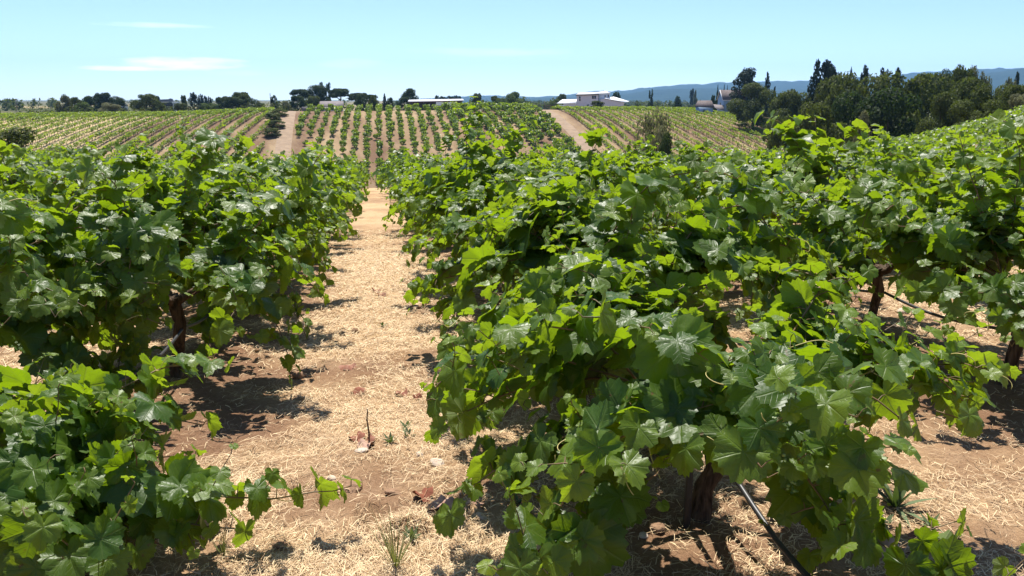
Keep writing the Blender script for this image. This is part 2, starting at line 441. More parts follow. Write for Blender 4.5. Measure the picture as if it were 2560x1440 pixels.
M_LEAF = leaf_material("vine_leaf"); M_LEAF_FAR = leaf_material("vine_leaf_plain", False, tdark=(.19, .31, .005), tyoung=(.30, .42, .014))
M_LEAF_HILL = leaf_material("hill_vine_leaf", False, (.055, .115, .016), (.14, .22, .022), (.20, .32, .010), (.36, .46, .016))
M_BARK = simple_mat("vine_bark", (.026, .018, .013), (.155, .105, .072), .95, .1, 26, 1.0, stretch=(2, 2, .22))
def cane_material():
    m, t, out = material("green_cane"); n = t.noise(t.coord(), 9, 4)
    col = t.mix(t.ramp(n, .3, .7), (.085, .085, .03), (.22, .12, .055)); col = t.mix(t.attr('tint'), col, (.50, .42, .14))
    t.l.new(principled(t, col, .55, .35).outputs[0], out.inputs[0]); return m
M_CANE = cane_material()
M_GRAPE = simple_mat("green_grape", (.17, .28, .06), (.27, .38, .11), .35, .5, 40)
UP = np.array([0, 0, 1.])

def grow_vine(seed, res, head=.62, shoots=15, L=1.05, lsize=.082, radius=.95, el=(5, 78), extra=(), droop=.55, laterals=.55, tend=0, step=.072, zmax=1.46):
    """returns MB for trunk, shoots, leaves, tendrils in vine space (origin at the foot of the trunk)"""
    rng = np.random.default_rng(seed)
    n_side = {'hi': 8, 'mid': 6, 'lo': 5, 'far': 4}[res]
    tr = MB(); cn_ = MB(); lf = MB(); td = MB()
    k = 9; zz = np.linspace(-.12, head, k); wob = np.cumsum(rng.normal(0, .018, (k, 2)), axis=0); wob -= wob[1]
    tp = np.column_stack([wob, zz]); rad = np.interp(zz, [-.12, .02, .25, head - .12, head], np.array([.060, .043, .034, .038, .052]) * (.6 if head < .45 else 1.))
    tr.tube(tp, rad * rng.uniform(.9, 1.12), 10, jitter=.10, rng=rng)
    headp = tp[-1]; arms = []
    na = rng.integers(3, 5)
    for i in range(na):
        a = i * 2 * math.pi / na + rng.uniform(-.4, .4); d = np.array([math.cos(a), math.sin(a), .55])
        pts = [headp - UP * .05 + d * s_ + rng.normal(0, .008, 3) for s_ in np.linspace(0, rng.uniform(.16, .28), 4)]
        tr.tube(pts, np.linspace(.030, .018, 4) * (.7 if head < .45 else 1.), 7, jitter=.08, rng=rng); arms.append(pts[-1])
    jobs = []
    for i in range(shoots):
        a = (i + rng.uniform(-.4, .4)) * 2 * math.pi / shoots * 1.0; e = R(rng.uniform(*el))
        o = arms[int(np.argmax([math.cos(a) * q[0] + math.sin(a) * q[1] + rng.normal(0, .04) for q in arms]))]
        jobs.append((o, np.array([math.cos(a) * math.cos(e), math.sin(a) * math.cos(e), math.sin(e)]), L * rng.uniform(.7, 1.2), 1., droop * rng.uniform(.5, 1.4)))
    for (o, d, l_, dr) in extra: jobs.append((np.array(o, float), np.array(d, float) / np.linalg.norm(d), l_, 1., dr))
    LP, LN, LT, LS, LC = [], [], [], [], []
    def leaf(p, out, prog, main, scale, young):
        rad_v = p - np.array([0, 0, head * .75]); rad_v = rad_v / (np.linalg.norm(rad_v) + 1e-6)
        n = .46 * UP + .58 * rad_v + .45 * out + rng.normal(0, .42, 3)
        tipv = -.75 * UP + .55 * out + .35 * main + rng.normal(0, .35, 3)
        LP.append(p); LN.append(n); LT.append(tipv); LS.append(lsize * scale); LC.append(np.clip(young + rng.normal(0, .18) + (rng.random() < .10) * .35, 0, 1))
    while jobs:
        o, d, l_, main, dr = jobs.pop()
        p = o.copy(); dirv = d.copy(); pts = [p.copy()]; zm = zmax + (rng.uniform(.15, .5) if rng.random() < .10 else 0) - rng.uniform(0, .42); n_st = max(3, int(l_ / step)); sgn = 1
        for i in range(n_st):
            f = (i + 1) / n_st
            dirv = dirv + np.array([0, 0, -dr * step * (1.2 + 1.5 * f)]) + rng.normal(0, .085, 3)
            rxy = math.hypot(p[0], p[1])
            if rxy > radius * .8 and main == 1. and l_ < 1.6: dirv = dirv + np.array([-p[0], -p[1], 0]) * .10
            if p[2] < .32: dirv[2] += .12
            if p[2] > zm: dirv[2] -= .16
            dirv /= np.linalg.norm(dirv); p = p + dirv * step; pts.append(p.copy())
            if main == 1. and i < 1: continue
            sd = np.cross(dirv, UP); sd = sd / (np.linalg.norm(sd) + 1e-6) * sgn; sgn = -sgn
            out = sd * .8 + UP * .45 + dirv * .25 + rng.normal(0, .25, 3); out /= np.linalg.norm(out)
            pl = rng.uniform(.05, .105) * (1 - .5 * f) * (1 if main == 1 else .6)
            q = p + out * pl
            sc = (1.12 - .62 * max(0, f - .35) / .65) * np.clip(rng.lognormal(-.05, .32), .42, 1.6) * (1 if main == 1 else .62)
            yng = .08 + .62 * max(0, f - .45) / .55 + (0 if main == 1 else .15)
            leaf(q, out, f, dirv, sc, yng)
            if res in ('hi', 'mid'): cn_.tube([p, p * .5 + q * .5 + UP * .006, q], [.0022, .0017, .0013], 4, cap=False)
            if main == 1. and rng.random() < laterals and f < .85:
                jobs.append((p, out * .8 + rng.normal(0, .3, 3), rng.uniform(.12, .34), .5, dr * .6))
            if tend and rng.random() < tend and f > .3:
                s0 = -out * .6 + UP * .3 + rng.normal(0, .3, 3); s0 /= np.linalg.norm(s0); q2 = p.copy(); tpts = [q2.copy()]
                ax = rng.normal(0, 1, 3); ax /= np.linalg.norm(ax); curl = 0.
                for _ in range(14):
                    curl = min(curl + rng.uniform(0, .07), .55); Mx = Matrix.Rotation(curl, 3, Vector(ax)); s0 = np.array(Mx @ Vector(s0)); q2 = q2 + s0 * .013; tpts.append(q2.copy())
                cn_.tube(tpts, np.linspace(.0022, .0011, 15), 4, tint=1.)
        if main == 1.: cn_.tube(pts, np.linspace(.0058, .0022, len(pts)), n_side, jitter=.04, rng=rng)
        elif res == 'hi': cn_.tube(pts, np.linspace(.0030, .0014, len(pts)), 4, cap=False)
    LPa = np.array(LP); keep = LPa[:, 2] > .12
    sel = lambda q: np.array(q)[keep]
    add_leaves(lf, res, sel(LP), sel(LN), sel(LT), sel(LS), sel(LC), rng)
    return tr, cn_, lf, td, (np.array([l for l in LP]), head)

def grape_cluster(at, rng, n=34, s_=.0062):
    b = MB(); ico = [(0, 0, 1), (.894, 0, .447), (.276, .851, .447), (-.724, .526, .447), (-.724, -.526, .447), (.276, -.851, .447), (.724, .526, -.447), (-.276, .851, -.447), (-.894, 0, -.447), (-.276, -.851, -.447), (.724, -.526, -.447), (0, 0, -1)]
    F = [(0, 1, 2), (0, 2, 3), (0, 3, 4), (0, 4, 5), (0, 5, 1), (1, 6, 2), (2, 7, 3), (3, 8, 4), (4, 9, 5), (5, 10, 1), (6, 7, 2), (7, 8, 3), (8, 9, 4), (9, 10, 5), (10, 6, 1), (6, 11, 7), (7, 11, 8), (8, 11, 9), (9, 11, 10), (10, 11, 6)]
    for i in range(n):
        f = (i + .5) / n; rr = .034 * (1 - f) ** .7 + .004; a = i * 2.4 + rng.uniform(-.4, .4)
        q = np.array(at) + np.array([math.cos(a) * rr, math.sin(a) * rr, -.13 * f]) + rng.normal(0, .003, 3)
        b.add(np.array(ico) * s_ * rng.uniform(.75, 1.2) + q, F)
    b.tube([np.array(at) + UP * .05, np.array(at), np.array(at) - UP * .12], [.002, .002, .001], 4)
    return b
def make_vine(name, label, seed, res, group, **kw):
    clusters = kw.pop('clusters', 0)
    tr, cn_, lf, td, (lp, head) = grow_vine(seed, res, **kw)
    root = empty(name)
    tag(root, label, 'grapevine', group)
    tr.build('trunk', M_BARK, root)
    cn_.build('shoots', M_CANE, root)
    lf.build('foliage', M_LEAF if res in ('hi', 'mid') else M_LEAF_FAR, root)
    rng = np.random.default_rng(seed + 5)
    for i in range(clusters):
        a = rng.uniform(math.pi * .9, math.pi * 1.95)
        b = grape_cluster((math.cos(a) * rng.uniform(.25, .5), math.sin(a) * rng.uniform(.25, .5), rng.uniform(.42, .62)), rng)
        b.build('grape_cluster', M_GRAPE, root)
    return root

# ------------------------------------------------------------------ the near block: rows of head-trained vines
ORD = ['zeroth', 'first', 'second', 'third', 'fourth', 'fifth', 'sixth', 'seventh', 'eighth', 'ninth', 'tenth', 'eleventh', 'twelfth', 'thirteenth', 'fourteenth', 'fifteenth', 'sixteenth', 'seventeenth', 'eighteenth', 'nineteenth', 'twentieth']
def ordinal(n):
    if n <= 20: return ORD[n]
    tens = {2: 'twenty', 3: 'thirty', 4: 'forty', 5: 'fifty'}[n // 10]; ts = {2: 'twentieth', 3: 'thirtieth', 4: 'fortieth', 5: 'fiftieth'}[n // 10]
    return ts if n % 10 == 0 else f"{tens}-{ORD[n % 10]}"
VSP = 1.36
rr = np.random.default_rng(3)
spots = []                                             # (row, index in row, x, y)
START = {0: [2.72, 4.15, 5.5], 1: [2.9, 4.1, 5.35], -1: [2.95, 4.5, 5.42, 6.8], -2: [3.2, 4.6]}
for row in range(-14, 25):
    x0 = row_x(row); ys = list(START.get(row, [2.8 + .35 * abs(row) % 1.2]))
    while ys[-1] < 75: ys.append(ys[-1] + VSP)
    idx_in_row = 0
    for y0 in ys:
        x1 = x0 + rr.normal(0, .06) * (y0 > 6); y1 = y0 + rr.normal(0, .07) * (y0 > 6)
        if y1 > crest_y(x1) + 7 + .28 * max(0, x1 - 8): continue
        pj = project((x1, y1, gz(x1, y1) + .9))
        if pj is None or not (-420 < pj[0] < 3000): continue
        if (row, y0) == (-1, 2.95): x1 -= .20
        if (row, y0) == (-1, 4.5): x1 -= .80
        if math.hypot(x1, y1) < 2.2: continue
        if math.hypot(x1, y1) > 9 and rr.random() < .08: continue
        idx_in_row += 1
        spots.append((row, idx_in_row, x1, y1))
spots.sort(key=lambda s_: math.hypot(s_[2], s_[3]))
NEAR_N = 300
GROUP = "grapevines in the near vineyard block"
def row_words(row): return f"{ordinal(row + 1 if row >= 0 else -row)} row {'right' if row >= 0 else 'left'} of the straw path"
HI = {}
HI_KW = {
    (0, 0): dict(head=.52, shoots=22, L=.88, zmax=.98, radius=.82, el=(14, 60), droop=.46, tend=.05, laterals=.8, clusters=5, lsize=.113,
                 extra=[((.15, -.2, .45), (.40, -1., -.30), .95, .25), ((-.3, -.2, .40), (-.9, -.75, -.30), .75, .3), ((-.3, 0, .5), (-1, .05, .0), .80, .5), ((.1, -.3, .5), (.1, -1, .2), .5, .7)]),
    (-1, 0): dict(head=.36, shoots=24, L=.92, el=(-22, 42), droop=.7, tend=.03, lsize=.109, extra=[((.1, 0, .3), (1., .05, .34), 1.4, .45), ((.1, 0, .3), (.9, .5, .34), 1.15, .5), ((.1, -.1, .3), (.8, -.5, .2), .8, .7), ((-.1, -.1, .3), (-.3, -1, .3), .8, .7), ((-.1, 0, .3), (-1, -.2, .4), .8, .7)]),
}
vine_no = {}
PROTO = {'mid': [], 'lo': []}
for i in range(7): PROTO['mid'].append((11 + i, 'mid', dict(head=.62 + .02 * i, shoots=16 + i, L=1.02 + .03 * i, el=(-32, 76), droop=.46, laterals=.55, tend=.012, lsize=.108, radius=.80)))
for i in range(7): PROTO['lo'].append((51 + i, 'lo', dict(head=.60 + .025 * i, shoots=14 + i, L=1.0 + .03 * i, el=(-34, 76), droop=.46, laterals=.5, lsize=.109, step=.08, radius=.86)))
made = {}
rest = []
for n, (row, k, x1, y1) in enumerate(spots):
    if n >= NEAR_N: rest.append((x1, y1)); continue
    d = math.hypot(x1, y1); lab = f"leafy grapevine, {ordinal(k)} from the front in the {row_words(row)}"
    if d < 7.6:
        first = (row, 0) if k == 1 and (row, 0) in HI_KW else None
        kw = dict(HI_KW.get(first) or dict(head=.64, zmax=1.10 if row == 0 and y1 < 4.8 else 1.22 if row == 0 else 1.42, shoots=20 if row == 1 else 24, L=1.0 if row == 1 else 1.08, el=(-8, 72) if row == 1 else (-14 if row == -1 and y1 > 5 else -36 if row == -1 else -24, 74), radius=.72 if row == 1 else .95, droop=.46, tend=.03, laterals=.75, lsize=.109, clusters=1 if d < 5 else 0))
        o = make_vine("grapevine", lab, 100 + n, 'hi', GROUP, **kw); sc = 1.
    else:
        res = 'mid' if d < 16 else 'lo'; pi = int(rr.integers(0, len(PROTO[res])))
        if (res, pi) not in made:
            s0, r0, kw = PROTO[res][pi]; o = make_vine("grapevine", lab, s0, r0, GROUP, **dict(kw)); made[(res, pi)] = o
        else: o = copy_tree(made[(res, pi)])
        o['label'] = lab; o.rotation_euler.z = rr.uniform(0, 6.28); sc = float(np.clip(rr.normal(.98, .13), .66, 1.0 if row == 0 and d < 14 else 1.14))
    o.scale = (sc, sc, sc * rr.uniform(.95, 1.08) if d > 7.6 else sc)
    o.location = (x1, y1, gz(x1, y1) - .02)
# the remaining vines of the block, farther up: one mass
mbf = MB(); rng = np.random.default_rng(77)
trk = MB()
for (x1, y1) in rest:
    z1 = gz(x1, y1); n_ = 95
    v = rng.normal(0, 1, (n_, 3)); v /= np.linalg.norm(v, axis=1)[:, None]; rad = rng.uniform(.55, 1., n_)[:, None] ** .5
    P0 = np.array([x1, y1, z1 + .86]) + v * rad * np.array([.92, .80, .60]) * rng.uniform(.9, 1.15)
    hi_ = np.clip((P0[:, 2] - z1 - .9) / .6, 0, 1)
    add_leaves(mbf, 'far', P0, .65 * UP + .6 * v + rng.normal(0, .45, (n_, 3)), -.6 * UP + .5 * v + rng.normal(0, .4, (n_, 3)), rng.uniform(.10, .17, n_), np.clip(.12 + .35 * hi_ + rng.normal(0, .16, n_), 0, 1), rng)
    mbf.tube([(x1, y1, z1 - .1), (x1, y1, z1 + .6)], [.05, .05], 4, tint=0.)
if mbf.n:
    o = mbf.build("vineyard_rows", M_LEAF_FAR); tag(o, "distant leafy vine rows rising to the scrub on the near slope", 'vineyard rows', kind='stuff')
print('near vines', min(NEAR_N, len(spots)), 'rest', len(rest))
# ------------------------------------------------------------------ far hill: bush vines, trellised rows
def hill_vine(seed):
    rng = np.random.default_rng(seed); lf = MB(); n_ = 120
    a = rng.uniform(0, 6.28, n_); f = rng.uniform(0, 1, n_) ** .8
    rad = (.12 + .42 * np.sin(np.clip(f * 1.25, 0, 1) * math.pi * .62)) * rng.uniform(.5, 1.15, n_)
    P0 = np.column_stack([np.cos(a) * rad, np.sin(a) * rad, .30 + f * rng.uniform(.75, 1.15)])
    v = np.column_stack([np.cos(a), np.sin(a), np.full(n_, .3)])
    add_leaves(lf, 'far', P0, .6 * UP + .5 * v + rng.normal(0, .5, (n_, 3)), .25 * UP + .6 * v + rng.normal(0, .4, (n_, 3)), rng.uniform(.13, .22, n_), np.clip(.15 + .5 * f + rng.normal(0, .15, n_), 0, 1), rng)
    tr = MB(); tr.tube([(0, 0, -.1), (.02, .01, .25), (0, 0, .55)], [.05, .035, .04], 5)
    return tr, lf
EAST = lambda y: line_x(E_TRACK, y) - 2.2
WEST = lambda y: line_x(W_TRACK, y) + 3.2
OCC = ([600, 700, 780, 860, 930, 945, 1000, 1080, 1200, 1300, 1400, 1500], [345, 345, 355, 385, 430, 470, 390, 370, 365, 360, 380, 395])
cand = []; HSP = 2.85
rh = np.random.default_rng(12)
xs = np.arange(WEST(210), 130, HSP)
for ri, x0 in enumerate(xs):
    for y0 in np.arange(172, 259, 1.8):
        x1 = x0 + (y0 - 210) * .012 + rh.normal(0, .24); y1 = y0 + rh.normal(0, .25)
        if x1 > EAST(y1) or x1 < WEST(y1): continue
        if rh.random() < .12 + .22 * (vnoise(np.array([x1 * .09]), np.array([y1 * .06]), 71)[0] > .62): continue
        z1 = gz(x1, y1); pj = project((x1, y1, z1 + 1.2))
        if pj is None or pj[1] > np.interp(pj[0], *OCC): continue
        cand.append((pj[2], ri + 1, x1, y1, z1))
cand.sort()
protos = []; hrest = MB(); cnt = {}
small = np.interp
meshes = [hill_vine(900 + i) for i in range(6)]
for n, (dep, ri, x1, y1, z1) in enumerate(cand):
    i = int(rh.integers(0, 6)); sc = rh.uniform(.75, 1.65) * (1 + .25 * (x1 > 20)); rz = rh.uniform(0, 6.28)
    if n < 300:
        cnt[ri] = cnt.get(ri, 0) + 1
        lab = f"bush vine on the bare hillside, {ordinal(ri)} row from the pale track, {ordinal(cnt[ri])} plant up"
        if len(protos) < 6:
            i = len(protos); root = empty("bush_vine"); meshes[i][0].build('trunk', M_BARK, root); meshes[i][1].build('foliage', M_LEAF_HILL, root); protos.append(root); o = root
        else: o = copy_tree(protos[i])
        tag(o, lab, 'bush vine', 'bush vines on the bare far hillside')
        o.location = (x1, y1, z1); o.rotation_euler.z = rz; o.scale = (sc * .90, sc * .90, sc * rh.uniform(.9, 1.15))
    else:
        c_, s_ = math.cos(rz) * sc * .90, math.sin(rz) * sc * .90; M2 = np.array([[c_, s_], [-s_, c_]])
        L_ = meshes[i][1]; V = np.concatenate(L_.V); V = np.column_stack([V[:, :2] @ M2 + (x1, y1), V[:, 2] * sc + z1])
        hrest.add(V, np.concatenate(L_.T), None, np.concatenate(L_.tint))
if hrest.n: tag(hrest.build("upper_bush_vines", M_LEAF_HILL), "many small bush vines on the upper slope of the bare hill", 'bush vines', kind='stuff')
print('hill vines', len(cand))

def trellis(name, label, rows, hgt, seed, dens=20, tint0=.3):
    rng = np.random.default_rng(seed); lf = MB(); wd = MB()
    P, N, T, S, C = [], [], [], [], []
    for (a, b) in rows:
        a = np.array(a); b = np.array(b); L_ = np.linalg.norm(b - a); n_ = max(1, int(L_ / 1.5)); u = (b - a) / L_; ph = rng.uniform(0, 50)
        for i in range(n_):
            q = a + u * (i + .5) * L_ / n_ + rng.normal(0, .06, 2); z1 = gz(*q); vig = .75 + 1.1 * fbm(np.array([q[0] * .11]), np.array([q[1] * .11]), 3, seed)[0] + rng.normal(0, .12)
            if vig < .35: continue
            k = int(dens * vig)
            al = rng.uniform(-.75, .75, k); ac = rng.normal(0, .22, k); f = rng.uniform(0, 1, k)
            pos = np.column_stack([q[0] + u[0] * al - u[1] * ac, q[1] + u[1] * al + u[0] * ac, z1 + .50 + f * hgt * (.7 + .3 * vig)])
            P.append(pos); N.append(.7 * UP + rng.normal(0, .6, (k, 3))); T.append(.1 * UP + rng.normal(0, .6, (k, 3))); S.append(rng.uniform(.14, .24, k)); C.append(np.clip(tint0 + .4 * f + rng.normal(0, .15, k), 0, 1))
            wd.box((-.035, -.035, -.1), (.035, .035, .75), at=(q[0], q[1], z1))
            if i % 4 == 0: wd.box((-.04, -.04, -.1), (.04, .04, 1.35), at=(q[0] + u[0] * .7, q[1] + u[1] * .7, z1))
    add_leaves(lf, 'far', np.concatenate(P), np.concatenate(N), np.concatenate(T), np.concatenate(S), np.concatenate(C), rng)
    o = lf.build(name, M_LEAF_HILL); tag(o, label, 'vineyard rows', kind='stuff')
    wd.build('vine_stems', M_BARK, o)
    return o
def hill_rows(dirv, xs, y0, y1, lo, hi, yref):
    out = []
    for x0 in xs:
        seg = []
        for y in np.linspace(y0, y1, 60):
            x = x0 + (y - yref) * dirv
            if lo(y) < x < hi(y): seg.append((x, y))
        if len(seg) > 3: out.append((seg[0], seg[-1]))
    return out
(xa, ya), (xb, yb) = xy(467, 350), xy(550, 297)
dl = min(max((xb - xa) / (yb - ya), .05), .75)
(xc, yc_), (xd, yd) = E_TRACK[-1], E_TRACK[0]
dr = (xd - xc) / (yd - yc_)
print('row slopes', dl, dr, xa, ya, xb, yb)
lrows = hill_rows(dl, np.arange(-190, 40, 3.7), 168, 262, lambda y: -175, lambda y: line_x(W_TRACK, y) - 4.2, 225)
trellis("west_trellis_rows", "staked vine rows running up the far slope west of the pale track", lrows, .98, 31, 66, .32)
rrows = hill_rows(dr, np.arange(20, 190, 3.0), 166, 262, lambda y: line_x(E_TRACK, y) + 2.4, lambda y: np.interp(y, [160, 200, 260], [112, 122, 136]), 225)
trellis("east_trellis_rows", "parallel trellised vine rows slanting down the hill below the white house", rrows, .78, 32, 48, .38)

# ------------------------------------------------------------------ distant hills
M_HILL = simple_mat("wooded_hill", (.014, .034, .040), (.030, .058, .060), .95, .05, .012, 0)
def ridge(name, prof, dist, depth, seed, base=-10):
    b = MB(); pxs = np.linspace(prof[0][0], prof[-1][0], 260); rows_ = np.linspace(-1, 1, 15); V = []
    for s_ in rows_:
        for px in pxs:
            y = np.interp(px, [q[0] for q in prof], [q[1] for q in prof])
            p = along(px, y, dist); top = p.z + dist * .0016 * fbm(np.array([px * .05]), np.array([seed * 3.3]), 5, seed)[0] * 2
            prof_h = max(0, 1 - abs(s_) ** 1.4)
            dd = dist + s_ * depth; q = along(px, y, dd)
            z = base + (top - base) * prof_h + fbm(np.array([q.x / 260.]), np.array([q.y / 260.]), 4, seed + 9)[0] * (top - base) * .35 * (1 - prof_h)
            V.append((q.x, q.y, z))
    k = len(pxs); Q = [(i * k + j, i * k + j + 1, (i + 1) * k + j + 1, (i + 1) * k + j) for i in range(len(rows_) - 1) for j in range(k - 1)]
    b.add(V, quads=Q); return tag(b.build(name, M_HILL), kind='structure')
ridge("hills", [(900, 256), (1060, 247), (1150, 240), (1240, 238), (1300, 242), (1400, 241), (1450, 233), (1488, 226), (1530, 229), (1600, 221), (1700, 213), (1800, 207), (1900, 204), (2040, 200), (2200, 191), (2300, 181), (2400, 174), (2480, 171), (2600, 171), (2800, 175), (3100, 190)], 5600, 1500, 4)
ridge("hills", [(1150, 252), (1300, 247), (1420, 243), (1560, 236), (1620, 224), (1720, 222), (1800, 221), (1900, 226), (2050, 224), (2200, 214), (2330, 196), (2440, 186), (2560, 172), (2700, 168), (3000, 180)], 3900, 900, 5)

# ------------------------------------------------------------------ trees
def foliage_mat(name, c0, c1, tr, tf=.36):
    m, t, out = material(name); tint = t.attr('tint')
    p = principled(t, t.mix(tint, c0, c1), .7, .2); q = t.node('ShaderNodeBsdfTranslucent'); t.put(q.inputs[0], tr)
    mx = t.node('ShaderNodeMixShader'); mx.inputs[0].default_value = tf
    t.l.new(p.outputs[0], mx.inputs[1]); t.l.new(q.outputs[0], mx.inputs[2]); t.l.new(mx.outputs[0], out.inputs[0]); return m
M_OAK = foliage_mat("oak_leaves", (.028, .044, .009), (.105, .125, .030), (.10, .13, .015))
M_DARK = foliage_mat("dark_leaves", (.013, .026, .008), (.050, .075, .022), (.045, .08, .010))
M_PINE = foliage_mat("pine_needles", (.014, .026, .014), (.045, .068, .034), (.03, .05, .02), .1)
M_OLIVE = foliage_mat("olive_leaves", (.085, .090, .042), (.20, .20, .10), (.20, .21, .08))
M_GREEN = foliage_mat("fresh_leaves", (.045, .075, .018), (.120, .160, .040), (.12, .18, .02))
M_TRUNKW = simple_mat("tree_bark", (.06, .045, .035), (.14, .11, .085), .95, .1, 3, .4)
def cards(mb, C, Rr, n, size, rng, flat=.8, tint_base=None):
    """leaf clumps spread through spherical lobes"""
    for c_, r_ in zip(C, Rr):
        k = max(8, int(n * r_ * r_)); v = rng.normal(0, 1, (k, 3)); v /= np.linalg.norm(v, axis=1)[:, None]
        f = rng.uniform(.45, 1.05, k) ** .6; P = c_ + v * (f * r_)[:, None] * np.array([1, 1, flat])
        nr_ = v + rng.normal(0, .6, (k, 3)) + UP * .3; nr_ /= np.linalg.norm(nr_, axis=1)[:, None]
        a = np.cross(nr_, rng.normal(0, 1, (k, 3))); a /= np.linalg.norm(a, axis=1)[:, None]; b = np.cross(nr_, a)
        s_ = size * rng.uniform(.6, 1.4, k)[:, None]
        V = np.stack([P - a * s_, P - b * s_ * .7 + nr_ * s_ * .2, P + a * s_, P + b * s_ * .7 + nr_ * s_ * .2], 1).reshape(-1, 3)
        t0 = rng.uniform(.15, .75) if tint_base is None else tint_base
        mb.add(V, None, np.arange(4 * k).reshape(-1, 4), np.repeat(np.clip(t0 + rng.normal(0, .18, k), 0, 1), 4))
def tree_proto(kind, seed, n, size):
    """unit tree: height 1, crown width 1"""
    rng = np.random.default_rng(seed); cr = MB(); tr = MB(); C = []; Rr = []; limbs = []
    if kind in ('oak', 'shrub', 'umbrella', 'open'):
        z0, z1, m_ = {'oak': (.30, .92, 22), 'shrub': (.10, .90, 26), 'umbrella': (.66, .93, 22), 'open': (.35, .95, 20)}[kind]
        for i in range(m_):
            a = rng.uniform(0, 6.28); f = rng.uniform(0, 1); z = z0 + (z1 - z0) * f
            prof = math.sqrt(max(0.02, 1 - ((f - .40) / .62) ** 2)); rad = .40 * prof * rng.uniform(.35, 1.18 if kind == 'shrub' else 1.0) ** .6
            r_ = rng.uniform(.07, .24) if kind == 'shrub' else rng.uniform(.10, .18) * (.75 if kind == 'open' else 1.0); C.append(np.array([math.cos(a) * rad, math.sin(a) * rad, min(z, .98 - r_ * .8)])); Rr.append(r_)
        th = {'oak': .42, 'shrub': .25, 'umbrella': .70, 'open': .5}[kind]; tw = .030
    elif kind == 'conifer':
        m_ = 34
        for i in range(m_):
            f = (i + .5) / m_; a = i * 2.4 + rng.uniform(-.5, .5); rad = .40 * (1 - f) ** .9 * rng.uniform(.5, 1.); r_ = .045 + .085 * (1 - f)
            C.append(np.array([math.cos(a) * rad, math.sin(a) * rad, .12 + f * .83])); Rr.append(r_)
        th = .95; tw = .018
    elif kind == 'pine':
        m_ = 30
        for i in range(m_):
            f = (i + .5) / m_; a = i * 2.4 + rng.uniform(-.6, .6); rad = (.43 - .30 * f) * rng.uniform(.25, 1.05); r_ = rng.uniform(.06, .12)
            C.append(np.array([math.cos(a) * rad, math.sin(a) * rad, .22 + f * .70 + rng.uniform(-.03, .03)])); Rr.append(r_)
        th = .92; tw = .022
    elif kind == 'narrow':
        for i in range(18):
            f = i / 17; a = rng.uniform(0, 6.28); C.append(np.array([math.cos(a) * .18, math.sin(a) * .18, .14 + f * .74])); Rr.append(.20 - .10 * f)
        th = .8; tw = .03
    tr.tube([(0, 0, -.06), (.01, 0, th * .4), (-.008, .01, th * .75), (0, 0, th)], [tw * 1.3, tw, tw * .7, tw * .35], 7)
    for c_ in C[::2]:
        b0 = np.array([0, 0, max(.12, min(th * .9, c_[2] - .18))]); tr.tube([b0, (b0 + c_) / 2 + np.array([0, 0, .02]), c_], [tw * .45, tw * .32, tw * .12], 5)
    cards(cr, C, Rr, n, size, rng, .75 if kind != 'umbrella' else .6)
    V = np.concatenate(cr.V); w_ = np.percentile(np.abs(V[:, :2]), 99.5) * 2; zt = np.percentile(V[:, 2], 99.8)
    sc = np.array([1 / w_, 1 / w_, 1 / zt]); cr.V = [v * sc for v in cr.V]; tr.V = [v * sc for v in tr.V]
    return cr.mesh('crown', False), tr.mesh('trunk')
PT = {}
TMAT = {'oak': M_OAK, 'dark': M_DARK, 'pine': M_PINE, 'olive': M_OLIVE, 'green': M_GREEN}
def tree(name, label, kind, mat, px, ytop, wpx, dist, group=None, cat='tree', var=0, hi=False, zoff=0.):
    key = (kind, mat, var, hi)
    if key not in PT:
        cr, tr = tree_proto(kind, 500 + len(PT) * 7, (9000 if var == 7 else 21000) if hi else 8000, .017 if hi else .028)
        cr.materials.append(TMAT[mat]); tr.materials.append(M_TRUNKW); PT[key] = (cr, tr)
    cr, tr = PT[key]
    p = along(px, ytop, dist); z0 = gz(p.x, p.y) + zoff; h = max(1., p.z - z0); wd = wpx * dist / FPX
    root = empty(name, (p.x, p.y, z0), (px * 1.7) % 6.28)
    tag(root, label, cat, group)
    for nm, me in (('trunk', tr), ('crown', cr)):
        o = bpy.data.objects.new(nm, me); COL.objects.link(o); o.parent = root
    root.scale = (wd, wd, h)
    return root
G_SKY = "trees along the ridge skyline"
